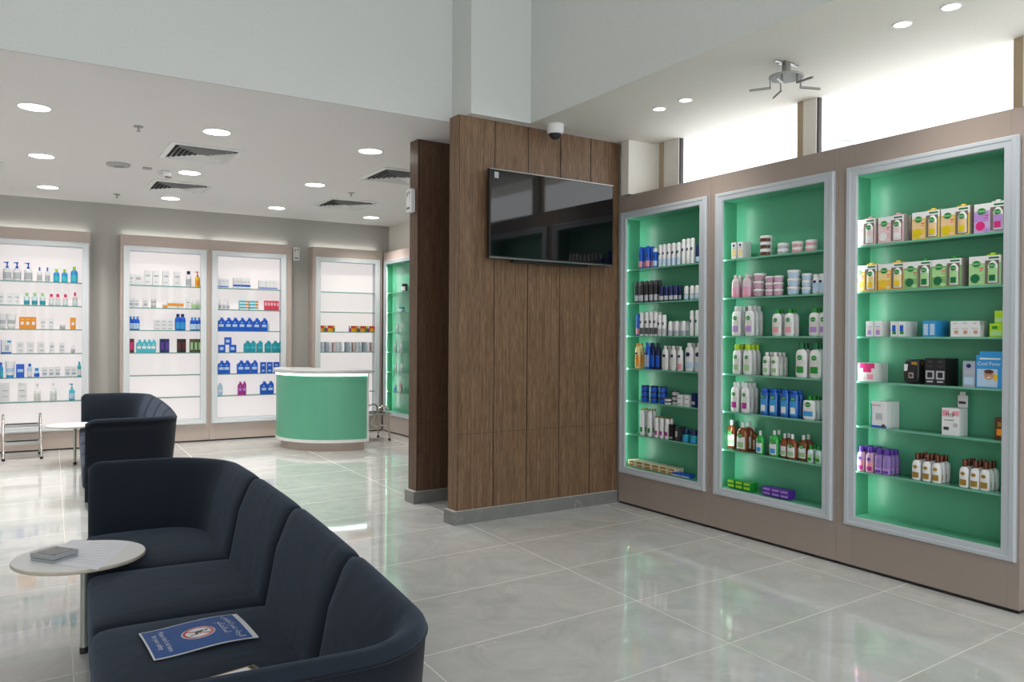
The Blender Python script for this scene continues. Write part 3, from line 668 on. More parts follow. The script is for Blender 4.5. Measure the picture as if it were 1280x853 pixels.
K('nut_box', BOX(0.058, 0.045, 0.070, W_, [(0.35, 0.75, 0.25, 0.55, SKN), (0.2, 0.8, 0.68, 0.74, GRY)])); K('white_tall_box', BOX(0.058, 0.045, 0.096, W_, [(0.3, 0.7, 0.82, 0.88, GRY)])); K('lime_box', BOX(0.075, 0.05, 0.078, LIM, [(0.1, 0.9, 0.1, 0.45, LGN), (0.2, 0.6, 0.6, 0.8, GRN)])); K('lime_box_s', BOX(0.05, 0.05, 0.072, LIM, [(0.1, 0.9, 0.1, 0.45, LGN)]))
K('pink_print_box', BOX(0.125, 0.038, 0.122, W_, [(0, 1, 0.72, 1, HPK), (0.3, 0.8, 0.5, 0.72, HPK), (0.15, 0.4, 0.1, 0.3, TPC), (0.55, 0.9, 0.12, 0.4, PNK)])); K('black_panel_box', BOX(0.064, 0.045, 0.165, BLK, [(0.08, 0.92, 0.22, 0.54, GRY), (0.25, 0.75, 0.28, 0.48, BLK), (0.3, 0.7, 0.84, 0.92, DGR), (0.2, 0.8, 0.1, 0.16, GRY), (0.2, 0.8, 0.68, 0.72, DGR)]))
def pouch():
    b1 = MB(); w, d, h = 0.105, 0.06, 0.155
    b1.blob((0, 0, h/2), (w/2, d/2, h/2), 5, 6, 0, fn=lambda p, q: [p[0], p[1]*(1-0.45*max(0, q[2])), p[2]])
    l = MB(); l.box(0.0, w*0.36, -d*0.36, -d*0.22, h*0.68, h*0.90, 0); l.box(-w*0.12, w*0.18, -d/2-0.001, -d/2+0.004, h*0.24, h*0.46, 1); l.box(-w*0.08, w*0.14, -d/2-0.002, -d/2, h*0.28, h*0.42, 2); l.box(-w*0.42, -w*0.22, -d*0.48, -d*0.3, h*0.52, h*0.8, 3)
    return parts_obj('black_pouch', [('bag', b1, BLK), ('label', l, [GLD, GRY, BRN, W_])])
K('pouch', pouch)
K('grey_blue_box', BOX(0.072, 0.05, 0.155, PBL, [(0.12, 0.88, 0.1, 0.38, LBL), (0.15, 0.85, 0.48, 0.64, GRY)], emb=(0.5, 0.82, 0.09, NAV)))
def fever():
    w, d, h = 0.150, 0.045, 0.215
    b1 = MB(); b1.prism([(-w*0.5, -d/2), (w*0.5, -d/2), (w*0.5, d/2), (-w*0.5, d/2)], 0, h*0.9); b1.prism([(-w*0.36, -d/2), (w*0.5, -d/2), (w*0.5, d/2), (-w*0.36, d/2)], h*0.9, h)
    l = MB(); y = -d/2
    l.box(-w*0.36, w*0.42, y-0.001, y, h*0.78, h*0.82, 0); l.text('Cool Fever', (0.0, y-0.002, h*0.66), h*0.135, 0)
    l.box(-w*0.46, w*0.32, y-0.001, y, h*0.03, h*0.52, 1)
    p = MB(); p.disc((0.0, h*0.36), w*0.19, h*0.135, y-0.001, 0.0025, 16, 0); p.disc((0.0, h*0.45), w*0.18, h*0.055, y-0.0008, 0.0033, 16, 1); p.disc((-w*0.07, h*0.37), w*0.025, h*0.014, y-0.0036, 0.0005, 8, 4); p.disc((w*0.07, h*0.37), w*0.025, h*0.014, y-0.0036, 0.0005, 8, 4); p.disc((0, h*0.29), w*0.07, h*0.018, y-0.0036, 0.0005, 10, 5)
    p.disc((-w*0.02, h*0.15), w*0.28, h*0.11, y-0.001, 0.0015, 16, 2); p.disc((-w*0.25, h*0.10), w*0.16, h*0.06, y-0.001, 0.0024, 16, 2); p.disc((w*0.25, h*0.30), w*0.08, h*0.10, y-0.001, 0.001, 12, 3)
    return parts_obj('fever_patch_pack', [('carton', b1, SKY), ('printed_front', l, [W_, LBL]), ('child_picture', p, [SKN, BRN, LBL, YEL, BLK, W_])])
K('fever', fever)
K('wave_box', BOX(0.108, 0.028, 0.172, W_, [(0, 1, 0.0, 0.08, BLU), (0.0, 0.05, 0.05, 0.9, SKY), (0.1, 0.3, 0.82, 0.88, PNK), (0.35, 0.6, 0.82, 0.88, GRY), (0.30, 0.72, 0.3, 0.55, GRY), (0.7, 0.9, 0.02, 0.14, BRN)]))
def dispenser():
    w, d, h = 0.105, 0.10, 0.262
    c = MB(); c.box(-w/2, w/2, -d/2, d/2, 0, 0.165, 0)
    bk = MB(); bk.prism([(-w*0.06, d/2-0.004), (w*0.5, d/2-0.004), (w*0.5, d/2), (-w*0.06, d/2)], 0, h*0.92); bk.box(w*0.06, w*0.36, d/2-0.004, d/2, h*0.9, h)
    bk.box(w*0.46, w*0.5, -d/2, d/2, 0.165, h*0.62)
    l = MB(); l.box(-w*0.48, -w*0.1, -d/2-0.001, -d/2, 0.115, 0.15, 0); l.box(w*0.1, w*0.48, -d/2-0.001, -d/2, 0.12, 0.148, 0); l.box(-w*0.35, w*0.2, -d/2-0.001, -d/2, 0.09, 0.094, 1); l.box(w*0.0, w*0.4, d/2-0.006, d/2-0.004, h*0.72, h*0.78, 1)
    l.text('Hygi', (-w*0.02, -d/2-0.002, 0.128), 0.03, 1); l.box(-w*0.4, -w*0.1, -d/2-0.001, -d/2, 0.03, 0.05, 1); l.box(w*0.15, w*0.4, -d/2-0.001, -d/2, 0.05, 0.075, 2)
    return parts_obj('counter_display_carton', [('carton', c, W_), ('backing_card', bk, W_), ('printed_front', l, [PNK, DGR, GRY])])
K('dispenser', dispenser)
K('edge_brown_box', BOX(0.05, 0.05, 0.13, BRN, [(0.2, 0.8, 0.2, 0.5, ORG), (0.3, 0.7, 0.6, 0.8, GLD)]))
K('purple_cap', B_(0.056, 0.044, 0.165, cm('pale_violet_pink', (0.50, 0.30, 0.45)), PUR, PNK, capw=0.6, caph=0.2, lz=(0.03, 0.62), print_=MAG, emb=PUR)); K('purple_dark', B_(0.054, 0.044, 0.160, cm('pale_violet', (0.24, 0.15, 0.42)), PUR, LIL, capw=0.55, caph=0.2, lz=(0.05, 0.35), print_=PUR))
K('copper_cap_b', B_(0.056, 0.044, 0.168, W_, COP, W_, capw=0.45, caph=0.24, lz=(0.05, 0.8), print_=GLD, emb=GLD))
# back cabinets
K('pump_blue', PUMP(0.095, 0.06, 0.24, W_, BLU, GRY)); K('spray_blue', B_(0.060, 0.04, 0.19, W_, BLU, GRY, capw=0.3, caph=0.25, n=12)); K('blue_lime', B_(0.074, 0.05, 0.175, SKY, LIM, TQ, capw=0.45, caph=0.22, n=12)); K('blue_lime_t', B_(0.085, 0.05, 0.215, SKY, LIM, TQ, capw=0.45, caph=0.2, n=12))
K('bx_w_tall', BOX(0.070, 0.05, 0.150, W_, [(0.2, 0.8, 0.6, 0.7, GRY), (0.2, 0.8, 0.25, 0.30, GRY)])); K('micellar_g', B_(0.070, 0.045, 0.165, CLR, LGN, TEA, capw=0.5, caph=0.25, lz=(0.1, 0.5), n=12)); K('micellar_p', B_(0.062, 0.045, 0.155, TPC, HPK, CLR, capw=0.55, caph=0.25, n=12)); K('micellar_pt', B_(0.062, 0.045, 0.185, TPC, HPK, CLR, capw=0.4, caph=0.25, n=12))
K('tube_w', TUBE(0.105, 0.195, W_, OW, GRY)); K('orange_bx', BOX(0.066, 0.05, 0.158, ORG, [(0.25, 0.75, 0.35, 0.6, W_), (0.2, 0.8, 0.75, 0.82, YEL)])); K('bx_w', BOX(0.058, 0.05, 0.142, W_, [(0.15, 0.85, 0.55, 0.68, GRY), (0.2, 0.8, 0.25, 0.3, PBL)])); K('jar_w', JAR(0.033, 0.062, W_, OW, GRY))
K('bx_pic', BOX(0.12, 0.05, 0.175, W_, [(0, 1, 0, 0.1, BLU), (0, 0.06, 0, 1, BLU), (0.4, 0.75, 0.2, 0.6, PBL), (0.6, 0.95, 0.8, 0.95, SKY)])); K('bx_w_wide', BOX(0.080, 0.05, 0.150, W_, [(0.3, 0.8, 0.2, 0.3, GRY), (0.2, 0.8, 0.6, 0.66, GRY), (0.2, 0.8, 0.75, 0.8, GRY)])); K('small_w', B_(0.05, 0.04, 0.105, W_, W_, GRY, capw=0.6, caph=0.25, n=12))
K('blue_b', B_(0.05, 0.04, 0.20, SKY, BLU, TQ, capw=0.5, caph=0.2, n=12)); K('tube_b', TUBE(0.11, 0.21, W_, SKY, LBL)); K('navy_bx', BOX(0.092, 0.05, 0.175, BLU, [(0.15, 0.85, 0.4, 0.62, LBL)])); K('blue_pale_b', B_(0.058, 0.04, 0.18, LBL, BLU, W_, capw=0.55, caph=0.2, n=12)); K('blue_small', B_(0.064, 0.045, 0.122, LBL, SKY, BLU, capw=0.7, caph=0.3, n=12))
K('bx_small', BOX(0.062, 0.05, 0.135, W_, [(0.15, 0.85, 0.6, 0.7, GRY), (0.15, 0.85, 0.2, 0.45, PBL)])); K('teal_b', B_(0.045, 0.04, 0.20, TQ, TEA, W_, n=12)); K('bx_w_xt', BOX(0.098, 0.05, 0.245, W_, [(0.2, 0.8, 0.6, 0.65, GRY), (0.2, 0.8, 0.3, 0.34, GRY)])); K('pump_w', PUMP(0.078, 0.055, 0.232, W_, W_, OW)); K('teal_pump', PUMP(0.07, 0.05, 0.225, TQ, TEA, LBL))
K('bx_b1', BOX(0.085, 0.05, 0.205, W_, [(0.15, 0.85, 0.6, 0.72, GRY), (0.2, 0.8, 0.2, 0.26, GRY)])); K('bx_b0', BOX(0.082, 0.05, 0.145, W_, [(0.15, 0.85, 0.5, 0.72, GRY)])); K('navy_cap_b', B_(0.078, 0.05, 0.225, W_, NAV, GRY, capw=0.6, caph=0.2, n=12)); K('yellow_pump', PUMP(0.068, 0.05, 0.225, YEL, RED, ORG))
K('jar_ow', JAR(0.034, 0.058, W_, OW, ORG)); K('gw_bottle', B_(0.042, 0.035, 0.125, OW, W_, LGN, n=12)); K('orw_box', BOX(0.07, 0.05, 0.10, W_, [(0, 1, 0.3, 0.7, ORG)]))
K('gel_blue', B_(0.056, 0.045, 0.19, BLU, SKY, LBL, n=12, capw=0.5)); K('cotton', BOX(0.085, 0.06, 0.05, W_, [(0.2, 0.8, 0.3, 0.6, GRY)])); K('blue_tall_b', B_(0.075, 0.05, 0.235, BLU, NAV, SKY, n=12, capw=0.5))
K('dye_mag', BOX(0.066, 0.05, 0.195, MRN, [(0.2, 0.8, 0.2, 0.75, HPK)])); K('dye_navy', BOX(0.06, 0.05, 0.195, NAV, [(0.2, 0.8, 0.2, 0.75, PUR)])); K('dye_brown', BOX(0.056, 0.05, 0.195, BLK, [(0.2, 0.8, 0.2, 0.75, MRN)])); K('dye_olive', BOX(0.050, 0.05, 0.195, OLV, [(0.2, 0.8, 0.2, 0.75, PLG)]))
K('teal_rinse', REFILL(0.072, 0.045, 0.185, TQ, W_, TEA)); K('rinse_blue', REFILL(0.10, 0.045, 0.195, BLU, LBL, SKY)); K('rinse_teal', REFILL(0.088, 0.045, 0.175, TEA, TQ, W_)); K('rinse_lb', REFILL(0.08, 0.045, 0.18, LBL, W_, SKY)); K('rinse_purple', REFILL(0.056, 0.045, 0.205, MAG, LIL, W_)); K('blue_bag', BOX(0.094, 0.05, 0.11, BLU, [(0.15, 0.7, 0.3, 0.7, LBL)])); K('blue_cube', BOX(0.078, 0.05, 0.082, BLU, [(0.2, 0.7, 0.3, 0.6, LBL)]))
K('gauze', BOX(0.050, 0.05, 0.155, W_, [(0, 1, 0.18, 0.36, BLU), (0.3, 0.7, 0.6, 0.7, GRY)])); K('gauze_s', BOX(0.054, 0.05, 0.135, W_, [(0, 1, 0.1, 0.2, BLU), (0.45, 0.6, 0.7, 0.75, BLU)])); K('patch_flat', BOX(0.13, 0.06, 0.045, TQ, [(0, 1, 0, 0.4, W_), (0.7, 1, 0.5, 1, ORG)])); K('pink_b', BOX(0.042, 0.045, 0.145, ROS, [(0.2, 0.8, 0.5, 0.8, TPC)])); K('clear_b', B_(0.034, 0.03, 0.15, CLR, W_, None, n=10)); K('small_pump', PUMP(0.045, 0.04, 0.14, W_, W_, GRY))
K('small_a', BOX(0.026, 0.04, 0.095, YEL, [(0, 1, 0.6, 1, RED)])); K('small_b', BOX(0.026, 0.04, 0.095, GRN, [(0, 1, 0.6, 1, YEL)])); K('small_c', BOX(0.026, 0.04, 0.095, MAG, [(0, 1, 0.6, 1, W_)])); K('small_d', BOX(0.026, 0.04, 0.095, ORG, [(0, 1, 0.5, 1, ROS)]))
K('book_w', BOX(0.052, 0.04, 0.155, W_, [(0.1, 0.35, 0.05, 0.95, PBL), (0.5, 0.8, 0.2, 0.6, LBL)])); K('book_b', BOX(0.052, 0.04, 0.155, PBL, [(0.1, 0.3, 0.05, 0.95, NAV)])); K('book_p', BOX(0.05, 0.04, 0.150, TPC, [(0.1, 0.4, 0.05, 0.95, MRN)]))
K('e_jar', JAR(0.045, 0.12, NAV, BLK, W_, lidf=0.25)); K('e_white', B_(0.048, 0.04, 0.14, W_, W_, GRY, n=10)); K('e_white_t', B_(0.05, 0.04, 0.17, W_, W_, GRY, n=10)); K('e_blue', B_(0.05, 0.04, 0.13, LBL, W_, SKY, n=10)); K('e_pink', B_(0.05, 0.04, 0.14, PNK, PNK, W_, n=10)); K('e_teal', JAR(0.045, 0.08, LBL, TEA, W_))

S = stock
# ---------- cabinet 1 (beside the wooden wall)
S('c1', 0, 'blue_spray', 'blue spray can', 'spray can', [800.7, 809.6], 2, d=0.042); S('c1', 0, 'blue_spray_w', 'blue can with white cap', 'spray can', [818.7], d=0.044)
S('c1', 0, 'white_spray', 'white spray can', 'spray can', [825, 830, 835.6, 841.6, 848], 2, d=0.037); S('c1', 0, 'white_spray_t', 'taller white spray can', 'spray can', [854.2, 860, 865.3], d=0.039); S('c1', 0, 'navy_spray', 'dark navy can', 'spray can', [872], d=0.042)
S('c1', 1, 'black_spray', 'black spray can', 'spray can', [795.7, 802, 808, 814, 819.5], 2, d=0.037); S('c1', 1, 'navy_roll', 'navy roll-on deodorant', 'deodorant', [826.5, 832.5, 838.5, 844.5], 2, d=0.048); S('c1', 1, 'white_roll', 'white-topped roll-on deodorant', 'deodorant', [857.8, 864.8, 871], d=0.046)
S('c1', 2, 'blue_spray', 'blue spray can', 'spray can', [797.8], d=0.042, depth0=0.03); S('c1', 2, 'white_spray_d', 'white spray can, dark label', 'spray can', [802.5, 809, 814.5, 820], 2, d=0.042); S('c1', 2, 'white_spray_s', 'shorter white spray can', 'spray can', [825, 830.5], d=0.042)
S('c1', 2, 'white_roll2', 'white roll-on deodorant', 'deodorant', [838, 846, 854.8], 2, d=0.048); S('c1', 2, 'white_spray_t', 'tall white spray can', 'spray can', [865, 871.5], d=0.039)
S('c1', 3, 'orange_lotion', 'orange lotion bottle', 'bottle', [797.5], 2, d=0.036); S('c1', 3, 'blue_lotion', 'violet-blue lotion bottle', 'bottle', [809.5], 2, d=0.036); S('c1', 3, 'navy_lotion', 'navy lotion bottle', 'bottle', [816.5, 823], d=0.036, depth0=0.02)
S('c1', 3, 'white_lotion', 'white lotion bottle', 'bottle', [832, 842], 2, d=0.036); S('c1', 3, 'white_lotion_p', 'white bottle with pink label', 'bottle', [850.8], d=0.036); S('c1', 3, 'white_lotion_b', 'large white lotion bottle', 'bottle', [862.5, 874.5], 2, d=0.046)
S('c1', 4, 'blue_tin', 'blue cream tin', 'tin', [807, 818.5, 829.5], d=0.072, stack=3, sh=0.0502, depth0=0.01); S('c1', 4, 'stripe_tin', 'black-lidded flat tin', 'tin', [826], d=0.06, stack=2, sh=0.0302, depth0=-0.002) if False else None
S('c1', 4, 'stripe_tin', 'black-lidded flat tin', 'tin', [836.5], d=0.072, stack=2, sh=0.0302); S('c1', 4, 'white_jar', 'dark-lidded white jar', 'jar', [845], d=0.062, stack=3, sh=0.0422, depth0=0.02); S('c1', 4, 'white_cube_box', 'small white box', 'box', [852.5, 861.5], d=0.05, stack=2, sh=0.0472, rows=2, pitch=0.052); S('c1', 4, 'dark_box', 'navy box', 'box', [870], d=0.05)
S('c1', 5, 'care_bottle', 'tall white bottle, gold top', 'bottle', [804, 813.4], 2, d=0.04); S('c1', 5, 'care_bottle_s', 'shorter white bottle, gold top', 'bottle', [822, 828.3, 835], 2, d=0.036); S('c1', 5, 'black_carton', 'black carton', 'box', [841.5], d=0.04); S('c1', 5, 'grey_carton', 'charcoal carton', 'box', [848.5], d=0.04, rows=2, pitch=0.05); S('c1', 5, 'squat_blue', 'squat blue bottle', 'bottle', [858.5, 868], 2, d=0.045)
S('c1', 6, 'soap', 'cream soap pack', 'soap', [793, 803, 813, 823, 833, 843], rows=2, pitch=0.055, d=0.05, stack=2, sh=0.0285); S('c1', 6, 'blue_flat', 'flat blue box', 'box', [850, 861], d=0.06)
# ---------- cabinet 2 (middle)
S('c2', 0, 'serum_box', 'white serum carton', 'box', [919, 927], rows=2, d=0.045, pitch=0.05); S('c2', 0, 'brown_jar', 'brown-banded white jar', 'jar', [957], d=0.092, stack=3, sh=0.0523, depth0=0.01); S('c2', 0, 'white_lid_jar', 'plain white jar', 'jar', [978.5], d=0.084, stack=2, sh=0.0423, depth0=0.01); S('c2', 0, 'red_print_jar', 'pink-banded white jar', 'jar', [996.5, 1013.5], d=0.084, stack=2, sh=0.0423, depth0=0.01)
S('c2', 1, 'pink_micellar', 'pink micellar water bottle', 'bottle', [919.5, 933.5], rows=2, d=0.045, pitch=0.055); S('c2', 1, 'pink_tub', 'large pink cream tub', 'tub', [949.5], d=0.096, stack=3, sh=0.0603, depth0=0.015); S('c2', 1, 'pink_tub_s', 'small pink cream tub', 'tub', [962.5, 973], d=0.075, stack=3, sh=0.0503)
S('c2', 1, 'blue_tub', 'large pale blue tub', 'tub', [992], d=0.096, stack=3, sh=0.0613); S('c2', 1, 'blue_tub_s', 'small pale blue tub', 'tub', [1008.5], d=0.075, stack=3, sh=0.0503); S('c2', 1, 'oval_lotion', 'oval white lotion bottle', 'bottle', [1019.5, 1027], d=0.035, rows=2)
S('c2', 2, 'det_lilac', 'white bottle with lilac label', 'bottle', [921, 937.5], rows=3, pitch=0.047, d=0.045); S('c2', 2, 'det_gcap', 'green-capped bottle, pink label', 'bottle', [971.5, 987], rows=2, pitch=0.05, d=0.045); S('c2', 2, 'det_gcap_l', 'green-capped bottle, lilac label', 'bottle', [1018.5, 1031], rows=2, d=0.045)
S('c2', 3, 'det_lime', 'lime-capped white bottle', 'bottle', [922, 935.5], rows=3, pitch=0.047, d=0.045); S('c2', 3, 'det_pump', 'small white wash bottle', 'bottle', [959, 969.5], rows=3, pitch=0.047, d=0.045); S('c2', 3, 'det_dkgreen', 'dark-green-capped white bottle', 'bottle', [1002.5, 1020], rows=2, d=0.045)
S('c2', 4, 'det_pink', 'white bottle, magenta label', 'bottle', [920, 933], rows=3, pitch=0.047, d=0.045); S('c2', 4, 'det_blue', 'clear blue wash bottle', 'bottle', [957, 968.5, 982.5, 994], rows=2, pitch=0.05, d=0.045); S('c2', 4, 'det_square', 'square white bottle, green cap', 'bottle', [1013], rows=3, pitch=0.047, d=0.045)
S('c2', 5, 'antiseptic', 'large brown antiseptic bottle', 'bottle', [918.5, 930.5], rows=2, pitch=0.065, d=0.06, shift=-0.03) if False else S('c2', 5, 'antiseptic', 'large brown antiseptic bottle', 'bottle', [929.5], rows=2, pitch=0.065, d=0.06)
S('c2', 5, 'antiseptic', 'large brown antiseptic bottle', 'bottle', [916.0], rows=1, d=0.06, depth0=0.062); S('c2', 5, 'antiseptic_m', 'medium brown antiseptic bottle', 'bottle', [942.5], rows=1, d=0.048, depth0=0.09) ; S('c2', 5, 'green_liquid', 'small clear green bottle', 'bottle', [951.5], d=0.042); S('c2', 5, 'green_liquid_l', 'larger clear green bottle', 'bottle', [969], rows=2, pitch=0.05, d=0.042)
S('c2', 5, 'antiseptic_s', 'slim brown antiseptic bottle', 'bottle', [982], rows=2, d=0.04, depth0=0.02); S('c2', 5, 'antiseptic_m', 'medium brown antiseptic bottle', 'bottle', [991.8], d=0.048); S('c2', 5, 'antiseptic_m', 'medium brown antiseptic bottle', 'bottle', [1005.5], rows=2, pitch=0.055, d=0.048, depth0=0.03)
S('c2', 5, 'sanitizer', 'small green-capped clear bottle', 'bottle', [1014.5, 1024.5], rows=2, d=0.032)
S('c2', 6, 'green_wipes', 'green wipes pack', 'pack', [919, 929, 939], d=0.075, rows=1, stack=2, sh=0.0325); S('c2', 6, 'purple_wipes', 'purple wipes pack', 'pack', [964, 975, 986], d=0.075, rows=1, stack=2, sh=0.0325)
# ---------- cabinet 3 (nearest)
S('c3', 0, 'gift_pink', 'pink hand-wash gift carton', 'carton', [1082, 1116], d=0.062, rows=2, pitch=0.065); S('c3', 0, 'gift_yellow', 'yellow hand-wash gift carton', 'carton', [1159.5, 1196.5], d=0.062, rows=2, pitch=0.065); S('c3', 0, 'gift_lilac', 'lilac hand-wash gift carton', 'carton', [1239.5], d=0.062, rows=2, pitch=0.065)
S('c3', 1, 'gift_orange', 'orange hand-wash gift carton', 'carton', [1084, 1116.5], d=0.062, rows=2, pitch=0.065); S('c3', 1, 'gift_green', 'green hand-wash gift carton', 'carton', [1150, 1186], d=0.062, rows=2, pitch=0.065); S('c3', 1, 'gift_lgreen', 'mint hand-wash gift carton', 'carton', [1233.5], d=0.062, rows=2, pitch=0.065)
S('c3', 2, 'lavender_box', 'white box with lavender print', 'box', [1089.5, 1099.8], rows=3, pitch=0.05, d=0.048); S('c3', 2, 'iris_box', 'white box with blue iris', 'box', [1120, 1129.3], rows=3, pitch=0.047, d=0.045); S('c3', 2, 'blue_box', 'small blue box', 'box', [1160, 1168], rows=3, pitch=0.047, d=0.045)
S('c3', 2, 'nut_box', 'low white box with nut print', 'box', [1197, 1208.8, 1221.5], d=0.045); S('c3', 2, 'white_tall_box', 'tall plain white box', 'box', [1196.5, 1208.3, 1220.8], rows=2, pitch=0.047, d=0.045, depth0=0.047); S('c3', 2, 'lime_box', 'lime green box', 'box', [1248], d=0.05); S('c3', 2, 'lime_box_s', 'smaller lime box', 'box', [1251.5], d=0.05)
S('c3', 3, 'pink_print_box', 'white box with hot pink wave', 'box', [1085.5], rows=4, pitch=0.0385, d=0.038); S('c3', 3, 'pouch', 'black and gold standing pouch', 'pouch', [1142], rows=2, pitch=0.062, d=0.06); S('c3', 3, 'black_panel_box', 'black box with picture panel', 'box', [1165.3, 1178.5], rows=3, pitch=0.047, d=0.045)
S('c3', 3, 'grey_blue_box', 'grey-blue carton', 'box', [1214.5], d=0.05); S('c3', 3, 'fever', 'blue fever-patch pack with child picture', 'box', [1239.5], rows=2, pitch=0.05, d=0.045)
S('c3', 4, 'wave_box', 'white carton with blue corner', 'box', [1101], rows=5, pitch=0.0285, d=0.028); S('c3', 4, 'dispenser', 'white counter display carton with raised back', 'carton', [1194.5], d=0.10, depth0=0.01); S('c3', 4, 'edge_brown_box', 'dark brown box with orange print', 'box', [1253], d=0.05, depth0=0.03)
S('c3', 5, 'purple_cap', 'pink bottle with purple cap', 'bottle', [1078.5, 1089.5], rows=3, pitch=0.046, d=0.044); S('c3', 5, 'purple_dark', 'violet bottle with purple cap', 'bottle', [1100.5, 1110.5], rows=3, pitch=0.046, d=0.044)
S('c3', 5, 'copper_cap_b', 'white bottle with copper cap', 'bottle', [1148, 1160.7, 1173, 1207.5, 1221, 1233.5], rows=3, pitch=0.046, d=0.044)
# ---------- back cabinets
def ca(x): return x/2.843
S('a', 0, 'pump_blue', 'white bottle with blue pump', 'bottle', [ca(25), ca(60), ca(100)]); S('a', 0, 'spray_blue', 'white bottle with slim blue cap', 'bottle', [ca(140), ca(168)]); S('a', 0, 'blue_lime', 'blue bottle with lime cap', 'bottle', [ca(200), ca(229)]); S('a', 0, 'blue_lime_t', 'taller blue bottle, lime cap', 'bottle', [ca(263)])
S('a', 1, 'bx_w_tall', 'tall white box', 'box', [ca(3), ca(35), ca(60)]); S('a', 1, 'micellar_g', 'teal bottle with green cap', 'bottle', [ca(95), ca(123), ca(151)]); S('a', 1, 'micellar_p', 'pale bottle with pink cap', 'bottle', [ca(182), ca(205), ca(232)]); S('a', 1, 'micellar_pt', 'taller bottle with pink cap', 'bottle', [ca(266)])
S('a', 2, 'tube_w', 'white cream tube', 'tube', [ca(6), ca(40)]); S('a', 2, 'orange_bx', 'orange box', 'box', [ca(78.5), ca(98.5), ca(118.5), ca(259)]); S('a', 2, 'bx_w', 'white box', 'box', [ca(153), ca(181)]); S('a', 2, 'jar_w', 'small white jar', 'jar', [ca(222)])
S('a', 3, 'bx_pic', 'white box with blue edge', 'box', [ca(22)]); S('a', 3, 'bx_w_wide', 'wide white box', 'box', [ca(72), ca(108), ca(146)]); S('a', 3, 'bx_w', 'narrow white box', 'box', [ca(185), ca(220)]); S('a', 3, 'small_w', 'small white bottle', 'bottle', [ca(259)])
S('a', 4, 'blue_b', 'blue bottle', 'bottle', [ca(4)]); S('a', 4, 'tube_b', 'white tube with blue cap', 'tube', [ca(36)]); S('a', 4, 'navy_bx', 'royal blue box', 'box', [ca(72)]); S('a', 4, 'blue_pale_b', 'pale blue bottle', 'bottle', [ca(106)]); S('a', 4, 'blue_small', 'short blue bottle', 'bottle', [ca(131)])
S('a', 4, 'bx_small', 'small white box', 'box', [ca(159), ca(183), ca(205), ca(240), ca(262)]); S('a', 4, 'teal_b', 'teal bottle', 'bottle', [ca(282)])
S('a', 5, 'bx_w_xt', 'large white box', 'box', [ca(18), ca(80)]); S('a', 5, 'pump_w', 'white pump bottle', 'bottle', [ca(133), ca(190)]); S('a', 5, 'teal_pump', 'turquoise pump bottle', 'bottle', [ca(256)])
def cb(x): return 140 + x/3.05
S('b', 0, 'bx_w', 'slim white box', 'box', [cb(71)]); S('b', 0, 'bx_b0', 'low white box', 'box', [cb(99)]); S('b', 0, 'bx_b1', 'tall white box', 'box', [cb(134), cb(166), cb(204), cb(246)]); S('b', 0, 'navy_cap_b', 'white bottle with navy cap', 'bottle', [cb(291)]); S('b', 0, 'yellow_pump', 'yellow bottle with red pump', 'bottle', [cb(325)])
S('b', 1, 'bx_small', 'small white box', 'box', [cb(72), cb(92), cb(126)]); S('b', 1, 'jar_w', 'white jar', 'jar', [cb(158)], stack=2, sh=0.0625); S('b', 1, 'orw_box', 'white box with orange band', 'box', [cb(220), cb(240), cb(262)]); S('b', 1, 'jar_ow', 'small white jar, orange label', 'jar', [cb(202)]); S('b', 1, 'bx_w', 'tall narrow white box', 'box', [cb(290)]); S('b', 1, 'gw_bottle', 'green and white bottle', 'bottle', [cb(308), cb(320), cb(331)])
S('b', 2, 'gel_blue', 'royal blue gel bottle', 'bottle', [cb(71), cb(84), cb(97)]); S('b', 2, 'cotton', 'small white cotton pack', 'pack', [cb(172), cb(196), cb(220)], stack=3, sh=0.0505); S('b', 2, 'blue_tall_b', 'tall blue bottle', 'bottle', [cb(252), cb(270)], rows=2); S('b', 2, 'gel_blue', 'short blue bottle', 'bottle', [cb(305), cb(317), cb(331)])
S('b', 3, 'dye_mag', 'maroon and pink dye box', 'box', [cb(74)]); S('b', 3, 'teal_rinse', 'turquoise rinse bottle', 'bottle', [cb(103), cb(122), cb(140), cb(157)]); S('b', 3, 'dye_navy', 'dark navy dye box', 'box', [cb(191), cb(209)]); S('b', 3, 'dye_brown', 'black and maroon dye box', 'box', [cb(256), cb(273)]); S('b', 3, 'dye_olive', 'dark olive dye box', 'box', [cb(303), cb(319), cb(332)])
def cc(x): return 255 + x/3.283
S('c', 0, 'gauze_s', 'low white box, blue band', 'box', [cc(63), cc(77), cc(91), cc(230), cc(245), cc(261), cc(277), cc(292)]); S('c', 0, 'gauze', 'tall white box, blue band', 'box', [cc(125), cc(140), cc(155), cc(168), cc(181)])
S('c', 1, 'small_pump', 'small white pump bottle', 'bottle', [cc(65), cc(82), cc(98)]); S('c', 1, 'patch_flat', 'flat turquoise box', 'box', [cc(162), cc(202)], stack=3, sh=0.0455); S('c', 1, 'pink_b', 'red and pink box', 'box', [cc(252), cc(264), cc(276), cc(288), cc(300)])
S('c', 2, 'rinse_blue', 'blue rinse bottle', 'bottle', [cc(69), cc(98), cc(125), cc(154), cc(183), cc(214), cc(245)], d=0.045); S('c', 2, 'clear_b', 'slim clear bottle', 'bottle', [cc(85), cc(110), cc(140), cc(168), cc(198), cc(230), cc(263)], depth0=0.075, d=0.03)
S('c', 3, 'blue_bag', 'blue box in pile', 'box', [cc(73), cc(118)], d=0.05); S('c', 3, 'blue_bag', 'upper blue box in pile', 'box', [cc(98)], d=0.05); S('c', 3, 'rinse_teal', 'dark teal rinse bottle', 'bottle', [cc(176), cc(199), cc(228), cc(262), cc(290), cc(312)], d=0.045)
